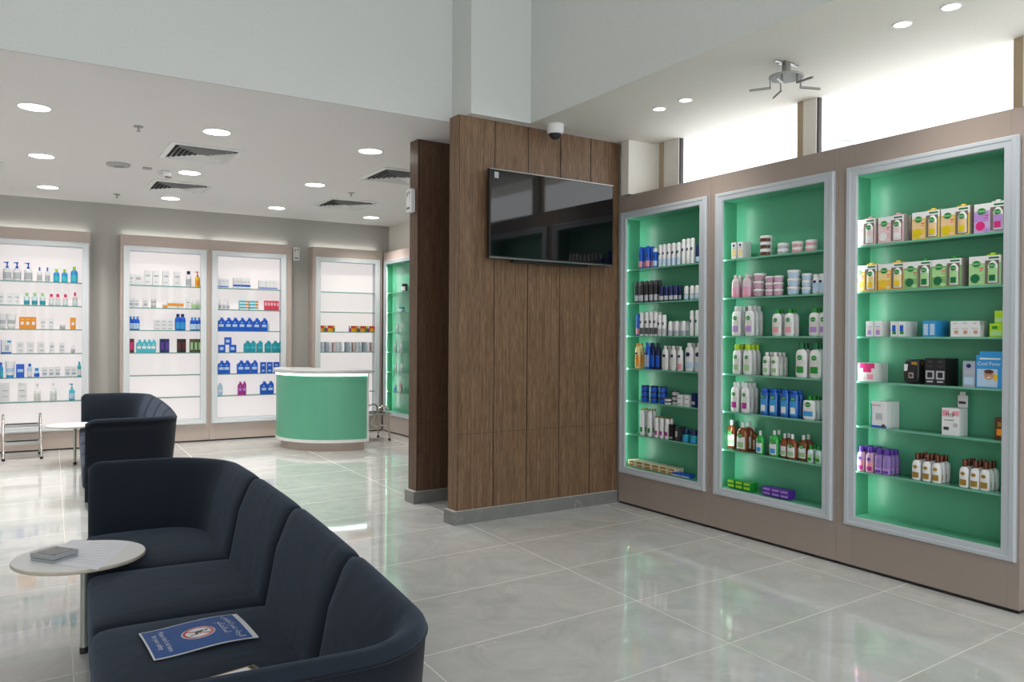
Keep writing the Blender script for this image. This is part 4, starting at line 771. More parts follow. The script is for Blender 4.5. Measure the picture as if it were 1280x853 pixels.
S('c', 4, 'rinse_blue', 'blue rinse bottle', 'bottle', [cc(70), cc(92), cc(150), cc(175), cc(206)], d=0.045); S('c', 4, 'blue_cube', 'small blue box', 'box', [cc(243), cc(270), cc(297)], stack=2, sh=0.0825)
S('c', 5, 'rinse_lb', 'pale blue rinse bottle', 'bottle', [cc(65)], d=0.045); S('c', 5, 'rinse_purple', 'purple rinse bottle', 'bottle', [cc(148), cc(165)], d=0.045); S('c', 5, 'rinse_blue', 'blue rinse bottle', 'bottle', [cc(245), cc(272)], d=0.045)
def cd(x): return 340 + x/3.044
KEYS = ['small_a', 'small_c', 'small_b', 'small_d']; DN = {'small_a': 'tiny yellow and red box', 'small_b': 'tiny green and yellow box', 'small_c': 'tiny magenta box', 'small_d': 'tiny orange and rose box'}
for i, x in enumerate([186, 193, 200, 207, 214, 221, 228, 235, 296, 303, 310, 317, 324, 331, 338, 345, 352, 359, 366, 373, 380, 387]):
    k = KEYS[(i*3 + i//5) % 4]; S('d', 2, k, DN[k], 'box', [cd(x)], d=0.04)
for i, x in enumerate([191, 204, 217, 233, 246, 261, 282, 295, 308, 321, 334, 347, 360, 376, 387]):
    k = ['book_w', 'book_b', 'book_w', 'book_p', 'book_w'][i % 5]; S('d', 3, k, {'book_w': 'white and blue carton', 'book_b': 'grey-blue carton', 'book_p': 'pale pink carton'}[k], 'box', [cd(x)], d=0.04)
S('e', 0, 'e_jar', 'dark jar with white label', 'jar', [505.5], d=0.05); S('e', 1, 'e_teal', 'pale blue jar', 'jar', [502], d=0.05); S('e', 2, 'e_white', 'white bottle', 'bottle', [496.5, 503], d=0.04, rows=1); S('e', 3, 'e_white_t', 'tall white bottle', 'bottle', [494.5, 502], d=0.04); S('e', 4, 'e_white', 'white bottle', 'bottle', [495, 502.5], d=0.04); S('e', 5, 'e_blue', 'pale blue bottle', 'bottle', [494.5], d=0.04); S('e', 5, 'e_pink', 'pink bottle', 'bottle', [501.3], d=0.04)
STOCK[:] = [s for s in STOCK if s]
flush_stock()
# lift what lies on top of other packs
for o in COL.objects:
    l = o.get('label') or ''
    if l.startswith('upper blue box in pile'): o.location.z += 0.111
    if l.startswith('smaller lime box'): o.location.z += 0.079
# one more loose box on the pile
place('blue_bag', 'blue box crowning the pile, fourth shelf, cabinet left of desk', 'box', (on_y(cc(82), 430, YC+0.05).x, YC+0.051, SHZB[3]+0.222), 0.05, None) if False else None

# ------------------------------------------------------------------ sofas
def u_path(D, L, RF, RN, n=12, m=84):
    """outer line of the sofa in plan: (x, y, inward normal); far arm first, gently bowed back"""
    x0 = 0.02; raw = []
    for i in range(13): raw.append((x0 + (D-RF-x0)*i/12, L/2))
    for i in range(1, n+1):
        t = PI/2*(1 - i/n); raw.append((D-RF+RF*math.cos(t), L/2-RF+RF*math.sin(t)))
    for i in range(1, m+1): raw.append((D, L/2-RF-(L-RF-RN)*i/m))
    for i in range(1, n+1):
        t = -PI/2*i/n; raw.append((D-RN+RN*math.cos(t), -L/2+RN+RN*math.sin(t)))
    for i in range(1, 13): raw.append((D-RN-(D-RN-x0)*i/12, -L/2))
    raw = [(x - 0.060*(y/(L/2))**2*(x/D)**2, y) for x, y in raw]
    pts = []
    for k, (x, y) in enumerate(raw):
        a, c = raw[max(k-1, 0)], raw[min(k+1, len(raw)-1)]
        dx, dy = c[0]-a[0], c[1]-a[1]; l = math.hypot(dx, dy); pts.append((x, y, dy/l, -dx/l))
    return pts
def make_sofa(name, label, loc, rz):
    D, L = 0.83, 3.50
    root = thing(name, label, 'sofa', loc, rz, 'curved navy sofas')
    P = u_path(D, L, 0.46, 0.27); LP_ = len(P)
    def endd(k, n_): return max(0.0, 1 - min(k, LP_-1-k)/n_)
    b = MB(); rs = []
    for k, (x, y, nx, ny) in enumerate(P):
        dz = -0.04*endd(k, 2)**2
        prof = [(0.075, 0.07), (0.045, 0.25), (0.02, 0.50), (0.006, 0.68), (0.0, 0.768+dz), (0.01, 0.775+dz), (0.04, 0.775+dz), (0.06, 0.68), (0.09, 0.07)]
        rs.append([(x+nx*o, y+ny*o, z) for o, z in prof])
    b.rings(rs, 0, True, True, True); b.build('outer_shell', M_fabdark, root, merge=True)
    b = MB(); b.tube([(x-nx*0.001, y-ny*0.001, 0.772 - 0.04*endd(k, 2)**2) for k, (x, y, nx, ny) in enumerate(P)], 0.0045, 6); b.build('piping', M_fabdark, root)
    seams = [0.78, -0.03, -0.87]
    def seg(k0, k1):
        rs = []; nn = k1-k0
        for k in range(k0, k1+1):
            x, y, nx, ny = P[k]; q = min(k-k0, k1-k)
            ed = max(0.0, 1 - q/3.0)**2.2
            fr = endd(k, 2)**2
            if k0 == 0 and k < 4: ed = 0
            if k1 == LP_-1 and k > LP_-5: ed = 0
            bulge = 0.010*math.sin(PI*min(1, max(0, (k-k0)/nn)))
            g = (1 - 0.15*ed - 0.25*fr)*(1+bulge); zt = 0.804 - 0.012*ed - 0.04*fr
            prof = [(0.03, 0.33), (0.03, 0.70), (0.012, zt-0.06), (-0.003, zt-0.029), (0.002, zt-0.014), (0.014, zt-0.003), (0.034, zt), (0.055*g, zt-0.008), (0.078*g, zt-0.036), (0.100*g, zt-0.085), (0.132*g, 0.64), (0.156*g, 0.52), (0.178*g, 0.41), (0.180*g, 0.33)]
            rs.append([(x+nx*o, y+ny*o, z) for o, z in prof])
        return rs
    def nearest(yv): return min((k for k in range(26, LP_-26)), key=lambda k: abs(P[k][1]-yv))
    ks = [0] + [nearest(s_) for s_ in seams] + [LP_-1]
    for a, c in zip(ks[:-1], ks[1:]):
        b = MB(); b.rings(seg(a, c), 0, True, True, True)
        b.build('back_cushion', M_fabric, root, merge=True)
    # seat cushions
    ys = [L/2-0.10] + seams + [-L/2+0.10]
    for y1, y0 in zip(ys[:-1], ys[1:]):
        b = MB(); cy = (y0+y1)/2; hy = (y1-y0)/2
        def puff(p, q): 
            w = max(0, q[2])*(1-q[0]**4)*(1-q[1]**4); return [p[0], p[1], p[2] + 0.022*w]
        b.blob((0.36, cy, 0.285), (0.36, hy+0.001, 0.115), 12, 14, 0, puff); b.build('seat_cushion', M_fabric, root, merge=True)
    b = MB(); b.box(0.03, D-0.10, -L/2+0.06, L/2-0.06, 0.075, 0.18); b.build('base', M_fabdark, root)
    for x in (0.10, D-0.16):
        for y in (-L/2+0.2, L/2-0.2):
            b = MB(); b.lathe([(1, 0), (1, 0.08)], 0.02, 0.02, 10, c=(x, y)); b.build('leg', M_black, root)
    return root
S1 = make_sofa('sofa', 'curved navy fabric sofa in the foreground with a blue sign on its seat', (0.250, 3.55, 0), -math.radians(3.0))
S2 = make_sofa('sofa', 'curved navy fabric sofa farther back, in front of the lit cabinets', (0.585, 9.62, 0), -math.radians(3.0))

# ------------------------------------------------------------------ sofa tables
def make_table(label, loc, rz):
    t = thing('side_table', label, 'side table', loc, rz, 'round white sofa tables')
    b = MB(); b.lathe([(0.985, 0.452), (1, 0.456), (1, 0.466), (0.99, 0.4695)], 0.292, 0.292, 48); b.build('tabletop', M_tableedge, t)
    b = MB(); b.lathe([(1, 0.4695), (1, 0.4705)], 0.289, 0.289, 48); b.build('laminate_surface', M_tabletop, t)
    b = MB(); b.tube([(0.015, -0.035, 0.03), (0.015, -0.035, 0.452)], 0.0165, 12); b.build('leg', M_tleg, t)
    b = MB(); b.lathe([(1, 0), (1, 0.03)], 0.019, 0.019, 12, c=(0.015, -0.035)); b.build('leg_foot', M_black, t)
    b = MB(); b.box(0.015, 0.20, -0.055, -0.015, 0.440, 0.452); b.build('bracket', M_tleg, t)
    return t
T1 = make_table('round white side table beside the foreground sofa, holding paper and grey box', (0.270, 4.437, 0), 0)
T2 = make_table('round white side table at the far sofa', (0.585, 10.86, 0), 0)

ZT = 0.4706
t = thing('paper_sheet', 'white handwritten paper sheet overhanging the round table edge', 'paper', (0, 0, 0))
c1 = [on_z(px, py, ZT+0.001) for px, py in ((90, 675), (165, 678), (122, 713), (52, 703))]
b = MB(); n = 8; vs = []
for i in range(n+1):
    for j in range(n+1):
        u, v = i/n, j/n
        p = c1[0]*(1-u)*(1-v) + c1[1]*u*(1-v) + c1[2]*u*v + c1[3]*(1-u)*v
        vs.append((p.x, p.y, ZT + 0.0015))
vs2 = [(x, y, z-0.0008) for x, y, z in vs]
fs = [(i*(n+1)+j, i*(n+1)+j+1, (i+1)*(n+1)+j+1, (i+1)*(n+1)+j) for i in range(n) for j in range(n)]
b.add(vs, fs); b.build('sheet', M_paper, t)
b = MB(); rnd = random.Random(3)
def onsheet(u, v): return c1[0]*(1-u)*(1-v) + c1[1]*u*(1-v) + c1[2]*u*v + c1[3]*(1-u)*v
for row in range(9):
    v = 0.12 + row*0.09; u = 0.35
    while u < 0.9:
        du = rnd.uniform(0.02, 0.06); a_ = onsheet(u, v); c_ = onsheet(u+du*0.7, v+rnd.uniform(-0.01, 0.01))
        d_ = (c_-a_); nn = Vector((-d_.y, d_.x, 0)).normalized()*0.0012
        b.add([(a_.x-nn.x, a_.y-nn.y, ZT+0.002), (c_.x-nn.x, c_.y-nn.y, ZT+0.002), (c_.x+nn.x, c_.y+nn.y, ZT+0.002), (a_.x+nn.x, a_.y+nn.y, ZT+0.002)], [(0, 1, 2, 3)])
        u += du
b.build('handwriting', mat('pencil_grey', (0.28, 0.28, 0.34), 0.7), t)
g = on_z(68, 691, ZT+0.03)
t = thing('grey_desktop_box', 'flat grey box with dark square top on the round table', 'box', (g.x, g.y, ZT), math.radians(38))
b = MB(); b.cbox(0, 0, 0, 0.135, 0.15, 0.014); b.cbox(0, 0, 0.016, 0.138, 0.152, 0.022); bevel(b.build('body', M_device, t), 0.003)
b = MB(); b.cbox(0, -0.008, 0.038, 0.112, 0.112, 0.002); b.build('inset_top', M_device_dark, t)

# sign lying on the seat
sp = [on_z(px, py, 0.425) for px, py in ((181, 793), (301, 770), (318, 802), (184, 829))]
cx = sum(p.x for p in sp)/4; cy = sum(p.y for p in sp)/4
long_ = (sp[1]-sp[0] + sp[2]-sp[3])/2; short_ = (sp[1]-sp[2] + sp[0]-sp[3])/2
SW, SHt = long_.length, short_.length
t = thing('notice_sheet', 'blue laminated notice with red prohibition symbol lying on the sofa seat', 'notice', (cx, cy, 0.437), math.atan2(long_.y, long_.x))
def curl(x, y): return 0.006*math.sin(x/SW*5.0+0.6) + 0.003*math.cos(y/SHt*4)
def flatgrid(x0, x1, y0, y1, dz, mb, mi=0, n=14, m=6):
    vs = [(x0+(x1-x0)*i/n, y0+(y1-y0)*j/m, curl(x0+(x1-x0)*i/n, y0+(y1-y0)*j/m)+dz) for i in range(n+1) for j in range(m+1)]
    mb.add(vs, [(i*(m+1)+j, (i+1)*(m+1)+j, (i+1)*(m+1)+j+1, i*(m+1)+j+1) for i in range(n) for j in range(m)], mi, True)
b = MB(); flatgrid(-SW/2, SW/2, -SHt/2, SHt/2, 0, b); flatgrid(SW/2, -SW/2, -SHt/2, SHt/2, -0.0015, b); b.build('laminate', M_sign_white, t)
b = MB(); flatgrid(-SW/2+0.006, SW/2-0.020, -SHt/2+0.007, SHt/2-0.007, 0.0006, b); b.build('blue_print', M_sign_blue, t)
def ontop(mb, mi, pts_faces, dz):
    vs, fs = pts_faces; mb.add([(x, y, curl(x, y)+dz) for x, y in vs], fs, mi)
def annulus(cx_, cy_, r0, r1, n=32, ex=1.0):
    vs = []; 
    for i in range(n):
        a_ = 2*PI*i/n; vs += [(cx_+r0*math.cos(a_), cy_+r0*math.sin(a_)), (cx_+r1*math.cos(a_), cy_+r1*math.sin(a_))]
    return vs, [(2*i, 2*i+1, (2*i+3) % (2*n), (2*i+2) % (2*n)) for i in range(n)]
RR = SW*0.165
b = MB(); ontop(b, 0, annulus(-0.0, 0, 0.0005, RR), 0.0012); ontop(b, 1, annulus(-0.0, 0, RR*0.76, RR*0.93), 0.0018)
a_ = math.radians(-35); dx, dy = math.cos(a_), math.sin(a_); nx, ny = -dy*RR*0.07, dx*RR*0.07
ontop(b, 1, ([(dx*RR*0.85+nx, dy*RR*0.85+ny), (-dx*RR*0.85+nx, -dy*RR*0.85+ny), (-dx*RR*0.85-nx, -dy*RR*0.85-ny), (dx*RR*0.85-nx, dy*RR*0.85-ny)], [(0, 1, 2, 3)]), 0.0020)
# seated figure, its head towards the Arabic end
def bar(p, q, w):
    p, q = Vector((*p, 0))*RR, Vector((*q, 0))*RR; d_ = (q-p).normalized(); n_ = Vector((-d_.y, d_.x, 0))*w*RR
    return [(p.x+n_.x, p.y+n_.y), (q.x+n_.x, q.y+n_.y), (q.x-n_.x, q.y-n_.y), (p.x-n_.x, p.y-n_.y)], [(0, 1, 2, 3)]
ontop(b, 2, annulus(0.5*RR, 0.15*RR, 0.0003, 0.11*RR, 12), 0.0015)
for p, q, w in (((0.36, 0.15), (-0.12, 0.15), 0.10), ((-0.12, 0.2), (-0.12, -0.30), 0.08), ((-0.12, -0.28), (-0.55, -0.28), 0.06), ((0.2, 0.1), (0.05, -0.2), 0.05)): ontop(b, 2, bar(p, q, w), 0.0015)
b.build('prohibition_symbol', [M_sign_white, M_sign_red, M_ink], t)
b = MB()
def sign_text(body, x, y, size, sx=1.0):
    vs, fs = text_geo(body)
    # reads from the back of the seat down to the front: rotate -90 degrees
    ontop(b, 0, ([(x + vy*size, y - vx*size*sx) for vx, vy, _ in vs], fs), 0.0016)
sign_text("Please don't sit here", -SW*0.315, 0, SHt*0.088); sign_text('for your safety', -SW*0.39, 0, SHt*0.088)
AR1 = '\uFEB1\uFEEE\uFEE0\uFEA0\uFEDF\uFE8D \uFEE1\uFEAA\uFECB \uFE80\uFE8E\uFE9F\uFEAE\uFEDF\uFE8D'
AR2 = '\uFEE2\uFEDC\uFE98\uFEE3\uFEFC\uFEB4\uFEDF'
sign_text(AR1, SW*0.355, 0, SHt*0.115); sign_text(AR2, SW*0.255, 0, SHt*0.115)
b.build('lettering', M_sign_white, t)

# framed card at the near end of the seat
g = on_z(290, 850, 0.43)
t = thing('framed_card', 'brown-edged card holding white paper, tucked by the near sofa arm', 'card', (g.x-0.03, g.y-0.055, 0.425), math.radians(12))
b = MB(); b.box(-0.14, 0.14, -0.10, 0.10, 0.0, 0.012); bevel(b.build('backing', M_kraft, t), 0.002)
b = MB(); b.box(-0.125, 0.11, -0.09, 0.088, 0.012, 0.0135); b.build('paper', M_paper, t)
b = MB(); b.box(0.118, 0.132, -0.02, 0.09, 0.012, 0.0150); b.build('clip', M_black, t)

# ------------------------------------------------------------------ reception desk
DC = Vector((3.82, 11.02)); DR = 0.79
M0 = on_z(404, 554, 0.12); L0 = on_z(344.8, 545, 0.12); R0 = on_z(461, 551.6, 0.12)
def circ(p, q, r):
    ax, ay, bx, by, cx_, cy_ = p.x, p.y, q.x, q.y, r.x, r.y
    d = 2*(ax*(by-cy_)+bx*(cy_-ay)+cx_*(ay-by))
    ux = ((ax*ax+ay*ay)*(by-cy_)+(bx*bx+by*by)*(cy_-ay)+(cx_*cx_+cy_*cy_)*(ay-by))/d
    uy = ((ax*ax+ay*ay)*(cx_-bx)+(bx*bx+by*by)*(ax-cx_)+(cx_*cx_+cy_*cy_)*(bx-ax))/d
    return Vector((ux, uy)), (Vector((ux, uy))-Vector((ax, ay))).length
DC, DR = circ(M0, L0, R0)
ang = lambda p: math.atan2(p.y-DC.y, p.x-DC.x) % (2*PI)
aL, aR = ang(L0) , ang(R0)
if aR < aL: aR += 2*PI
print('DESK', DC, DR, math.degrees(aL), math.degrees(aR))
aL -= math.radians(8)
def sector(r0, r1, a0, a1, n=36, wrap=True):
    o = [(DC.x+r1*math.cos(a0+(a1-a0)*i/n), DC.y+r1*math.sin(a0+(a1-a0)*i/n)) for i in range(n+1)]
    i_ = [(DC.x+r0*math.cos(a1+(a0-a1)*i/n), DC.y+r0*math.sin(a1+(a0-a1)*i/n)) for i in range(n+1)]
    return o + i_
t = thing('reception_desk', 'curved green-fronted reception desk with white rim and countertop', 'desk', (DC.x, DC.y, 0))
def dbuild(name, specs, m):
    b = MB()
    for r0, r1, a0, a1, z0, z1 in specs:
        pts = [(x-DC.x, y-DC.y) for x, y in sector(r0, r1, a0, a1)]
        n = len(pts); k = n//2
        lo = [(x, y, z0) for x, y in pts]; hi = [(x, y, z1) for x, y in pts]
        fs = [(i, (i+1) % n, n+(i+1) % n, n+i) for i in range(n)]
        for i in range(k-1): fs.append((n+i, n+i+1, n+n-2-i, n+n-1-i)); fs.append((i+1, i, n-1-i, n-2-i))
        b.add(lo+hi, fs)
    return b.build(name, m, t)
IN = 0.46
dbuild('plinth', [(DR-IN+0.03, DR-0.075, aL+0.05, aR-0.035, 0.0, 0.125)], M_lamp_)
dbuild('front_panel', [(DR-IN+0.02, DR-0.012, aL+0.03, aR-0.03, 0.155, 1.03)], M_greenlam)
dbuild('rim', [(DR-IN, DR, aL, aR, 0.115, 0.155), (DR-IN, DR, aR-0.030, aR, 0.155, 1.035), (DR-IN, DR, aL, aL+0.03, 0.155, 1.035)], M_whitegloss)
TOPD = dbuild('countertop', [(DR-IN-0.03, DR+0.035, aL-0.03, aR+0.035, 1.035, 1.092)], mat('desk_top_white', (0.60, 0.60, 0.61), 0.25)); bevel(TOPD, 0.02, 3)
dbuild('light_strip', [(DR-0.0115, DR-0.004, aL+0.035, aR-0.035, 1.010, 1.033)], mat('desk_led_strip', (1, 1, 1), 0.4, emit=(0.80, 1.0, 0.92), es=4))
b = MB(); b.lathe([(1, 0), (1, 0.02), (0.4, 0.03)], 0.012, 0.012, 10)
g = on_z(418, 459, 1.092)
# ------------------------------------------------------------------ step stools
def make_stool(label, loc, rz, H=0.53):
    t = thing('step_stool', label, 'step stool', loc, rz, 'chrome two-step stools')
    W, Dp = 0.40, 0.47
    for sx in (-W/2, W/2):
        pts = [(sx, 0.0, 0.02), (sx, Dp*0.30, H*0.42), (sx, Dp*0.62, H*0.86)]
        for k in range(9):
            a_ = math.radians(150 - 150*k/8); pts.append((sx, Dp*0.80 + 0.055*math.cos(a_)*1.4, H-0.055 + 0.055*math.sin(a_)))
        pts.append((sx, Dp*0.98, H*0.4)); pts.append((sx, Dp*1.0, 0.02))
        b = MB(); b.tube(pts, 0.0135, 10); f = b.build('side_frame', M_chrome, t)
        b = MB(); b.lathe([(1, 0), (1, 0.03)], 0.018, 0.018, 10, c=(sx, 0.0)); b.lathe([(1, 0), (1, 0.03)], 0.018, 0.018, 10, c=(sx, Dp)); b.build('rubber_foot', M_rubber, f)
    for y, z, dd in ((0.10, 0.19, 0.17), (0.30, 0.385, 0.20)):
        b = MB(); b.box(-W/2+0.008, W/2-0.008, y, y+dd, z, z+0.022); b.box(-W/2+0.006, W/2-0.006, y-0.006, y, z-0.012, z+0.026)
        s = b.build('step', M_steel, t)
        b = MB()
        for k in range(7): b.box(-W/2+0.03, W/2-0.03, y+0.02+k*0.02, y+0.028+k*0.02, z+0.022, z+0.0245)
        b.build('ribbed_tread', M_rubber, s)
    b = MB(); b.tube([(-W/2, Dp*0.99, 0.2), (W/2, Dp*0.99, 0.2)], 0.009, 8); b.build('crossbar', M_chrome, t)
    return t
make_stool('chrome two-step stool standing before the leftmost lit cabinet', (0.075, 11.50, 0), 0.02)
make_stool('chrome two-step stool half hidden beside the curved desk', (4.235, 11.25, 0), math.radians(-88), 0.51)

# ------------------------------------------------------------------ television, cameras and ceiling fittings
t = thing('television', 'black wall-mounted television hanging on the walnut wall', 'television', (3.322, 5.775, 2.20), WA)
b = MB(); b.box(0, 1.34, -0.03, 0.008, 0, 0.742); bevel(b.build('housing', M_black, t), 0.004)
b = MB(); b.box(0.012, 1.328, -0.0315, -0.030, 0.022, 0.730); b.build('screen', M_screen, t)
b = MB(); b.box(0.002, 1.338, -0.0325, -0.030, 0.735, 0.741); b.build('upper_trim', M_steel, t)
b = MB(); b.box(0.002, 1.338, -0.033, -0.030, 0.0, 0.012); b.build('silver_trim', mat('silver_trim', (0.35, 0.36, 0.37), 0.25, metal=0.8), t)
b = MB(); b.box(0.25, 1.05, -0.02, 0.03, -0.022, 0.0); b.build('speaker_bar', M_black, t)
b = MB(); b.box(0.42, 0.92, 0.008, 0.058, 0.2, 0.55); b.build('wall_bracket', M_black, t)
b = MB(); b.box(0.045, 0.085, -0.0335, -0.0316, 0.665, 0.715); b.build('sticker', GRY, t)
b = MB(); b.tube([(0.0, -0.005, 3.30), (0.004, -0.006, 3.15), (-0.002, -0.006, 3.05), (0.002, -0.005, 2.93)], 0.004, 6)
o = b.build('television_cable', M_black); o.location = (4.115, 5.862, 0); tag(o, 'thin black cable hanging between dome camera and television', 'cable')

cp = on_z(694, 156, ZL)
t = thing('dome_camera', 'white dome security camera under the soffit above the television', 'security camera', (cp.x, cp.y, ZL-0.10))
b = MB(); b.lathe([(0.78, 0.02), (0.95, 0.03), (1.0, 0.05), (1.0, 0.10)], 0.075, 0.075, 20); b.build('housing', M_whitegloss, t)
b = MB(); b.lathe([(0.05, -0.028), (0.5, -0.022), (0.85, -0.002), (1.0, 0.02)], 0.055, 0.055, 18); b.build('dome', mat('smoked_dome', (0.03, 0.03, 0.035), 0.08), t)

p = on_z(983, 79, ZL)
t = thing('projector_mount', 'empty silver projector mount with spider arms under the soffit', 'projector mount', (p.x, p.y, ZL))
b = MB(); b.box(-0.05, 0.05, -0.03, 0.03, -0.008, 0); b.box(-0.11, 0.11, -0.012, 0.012, -0.006, 0); b.build('ceiling_plate', M_steel, t)
b = MB(); b.lathe([(1, -0.07), (1, -0.008)], 0.028, 0.028, 14); b.build('stem', M_steel, t)
b = MB(); b.lathe([(0.96, -0.100), (1, -0.094), (0.99, -0.085), (0.6, -0.070), (0.25, -0.066)], 0.112, 0.112, 28); b.build('mounting_disc', mat('grey_painted_metal', (0.36, 0.37, 0.36), 0.5), t)
for a_ in (205, 262, 335, 60, 130):
    c_, s_ = math.cos(math.radians(a_)), math.sin(math.radians(a_)); b = MB()
    b.tube([(c_*0.085, s_*0.085, -0.096), (c_*0.10, s_*0.10, -0.10), (c_*0.10, s_*0.10, -0.155)], 0.006, 6); b.tube([(c_*0.095, s_*0.095, -0.155), (c_*0.235, s_*0.235, -0.160)], 0.008, 6)
    b.build('arm', M_steel, t)

LAMPS = []
def downlight(x, y, r, n_, energy, label, group):
    t = thing('downlight', label, 'ceiling light', (x, y, ZL), 0, group)
    b = MB(); rs = []
    for rr, z in ((r*1.16, 0.0), (r*1.16, -0.004), (r*1.02, -0.006), (r, -0.003), (r, 0.0)):
        rs.append([(rr*math.cos(2*PI*i/28), rr*math.sin(2*PI*i/28), z) for i in range(28)])
    b.rings(rs, 0, False, False, True); b.build('trim_ring', M_trimring, t)
    b = MB(); b.lathe([(1, -0.0035), (1, -0.0015)], r*0.99, r*0.99, 24); b.build('lens', M_led, t)
    ld = bpy.data.lights.new('downlight_lamp', 'SPOT'); ld.energy = energy; ld.color = (1.0, 0.955, 0.91); ld.spot_size = math.radians(118); ld.spot_blend = 0.9; ld.shadow_soft_size = r*0.8
    lo = bpy.data.objects.new('downlight_lamp', ld); COL.objects.link(lo); lo.parent = t; lo.location = (0, 0, -0.02)
LG = [(0.123, 7.504, 'nearest at left'), (1.527, 7.52, 'nearest at centre'), (2.963, 7.469, 'nearest the walnut post'), (0.22, 9.518, 'second row at left'), (1.654, 9.579, 'between the two larger vents'), (3.065, 9.497, 'second row near the small vents'),
      (0.336, 11.495, 'back row above the step stool'), (1.75, 11.519, 'back row beyond the second vent'), (3.164, 11.53, 'back row left of the desk'), (4.639, 11.647, 'back row above the far corner')]
for x, y, w in LG: downlight(x, y, 0.112, 0, 66, 'round recessed downlight in low ceiling, ' + w, 'downlights in the low ceiling')
for x in (-1.3, -2.75):
    for y in (7.5, 9.5, 11.5):      # unseen bare spots added for ambient light, carrying the lamp grid on leftward
        ld = bpy.data.lights.new('downlight_lamp', 'SPOT'); ld.energy = 66; ld.color = (1.0, 0.955, 0.91); ld.spot_size = math.radians(118); ld.spot_blend = 0.9; ld.shadow_soft_size = 0.09
        lo = bpy.data.objects.new('downlight_lamp', ld); COL.objects.link(lo); lo.location = (x, y, ZL-0.02)
RG = [(4.341, 4.826, 'farthest of four in window soffit'), (4.348, 4.539, 'third from viewer in window soffit'), (4.343, 2.772, 'second from viewer in window soffit'), (4.336, 2.484, 'nearest viewer in window soffit')]
for x, y, w in RG: downlight(x, y, 0.045, 0, 14, 'small round spotlight, ' + w, 'spotlights in the window soffit')

# cove strips lying on top of the back cabinets, washing the wall and ceiling
for key, wdt in (('a', 1.2), ('b', 1.15), ('c', 1.17), ('d', 1.13)):
    rt = CAB[key]
    b = MB(); b.box(0.03, wdt, 0.155, 0.170, 2.93, 2.938); b.build('cove_strip', mat('cove_led', (1, 1, 1), 0.4, emit=(1, 0.97, 0.93), es=0.8), rt)
    ld = bpy.data.lights.new('cove_light', 'AREA'); ld.shape = 'RECTANGLE'; ld.size = wdt-0.05; ld.size_y = 0.04; ld.energy = COVE; ld.color = (1.0, 0.97, 0.93)
    lo = bpy.data.objects.new('cove_light', ld); COL.objects.link(lo); lo.parent = rt; lo.location = (wdt/2+0.015, 0.145, 2.942); lo.rotation_euler = (PI - math.radians(20), 0, 0)

def vent(cx_, cy_, label):
    t = thing('ceiling_vent', label, 'air vent', (cx_, cy_, ZL), 0, 'square ceiling vents')
    W, Dp = 0.68, 0.76
    b = MB(); rs = []
    for k, z in ((1, 0), (1, -0.008), (0.86, -0.014), (0.84, -0.006)):
        rs.append([(-W/2*k, -Dp/2*k, z), (W/2*k, -Dp/2*k, z), (W/2*k, Dp/2*k, z), (-W/2*k, Dp/2*k, z)])
    b.rings(rs, 0, False, False, False); b.build('frame', M_whitegloss, t)
    b = MB(); b.box(-W*0.42, W*0.42, -Dp*0.42, Dp*0.42, -0.003, -0.001); b.build('dark_duct', mat('duct_shadow', (0.05, 0.05, 0.05), 0.9), t)
    b = MB()
    for k in range(6):
        s1 = 0.80 - k*0.125; s0 = s1 - 0.075
        o_ = [(-W/2*s1, -Dp/2*s1, -0.030), (W/2*s1, -Dp/2*s1, -0.030), (W/2*s1, Dp/2*s1, -0.030), (-W/2*s1, Dp/2*s1, -0.030)]
        i_ = [(-W/2*s0, -Dp/2*s0, -0.006), (W/2*s0, -Dp/2*s0, -0.006), (W/2*s0, Dp/2*s0, -0.006), (-W/2*s0, Dp/2*s0, -0.006)]
        b.rings([o_, i_], 0, False, False, False)
    b.build('louvres', M_whitegloss, t)
vent(1.58, 8.50, 'square louvred vent nearest viewer, left ceiling'); vent(1.70, 10.58, 'square louvred vent behind the nearest one, left ceiling'); vent(3.70, 8.45, 'square louvred vent partly hidden by the walnut post'); vent(3.86, 10.63, 'square louvred vent over the curved desk')
vent(-0.45, 10.5, 'square louvred vent cut off by the left picture edge')
def sprinkler(x, y, label):
    t = thing('sprinkler', label, 'sprinkler', (x, y, ZL), 0, 'fire sprinklers')
    b = MB(); b.lathe([(1, -0.008), (1, 0)], 0.04, 0.04, 16); b.build('escutcheon', M_steel, t)
    b = MB(); b.tube([(0, 0, -0.008), (0, 0, -0.04)], 0.008, 8); b.lathe([(1, -0.046), (1, -0.042)], 0.020, 0.020, 12); b.build('deflector', M_steel, t)
sprinkler(0.907, 7.695, 'small steel sprinkler nearest the viewer'); sprinkler(1.112, 11.583, 'small steel sprinkler close to the back wall'); sprinkler(3.622, 9.773, 'small steel sprinkler above the vent over the desk')
t = thing('smoke_detector', 'flat round grey ceiling detector beside the sprinkler', 'detector', (0.927, 9.508, ZL)); b = MB(); b.lathe([(0.5, -0.03), (0.9, -0.024), (1, -0.008), (1, 0)], 0.12, 0.12, 22); b.build('body', mat('grey_detector', (0.45, 0.45, 0.44), 0.5), t)
b = MB(); b.lathe([(1, -0.034), (1, -0.030)], 0.05, 0.05, 14); b.build('grille', M_steel, t)
t = thing('alarm_call_disc', 'tiny red-marked ceiling plate between detector and sensor', 'sensor', (1.216, 9.561, ZL)); b = MB(); b.cbox(0, 0, -0.015, 0.09, 0.07, 0.015); b.build('plate', GRY, t); b = MB(); b.cbox(0, 0, -0.018, 0.05, 0.02, 0.003); b.build('mark', RED, t)
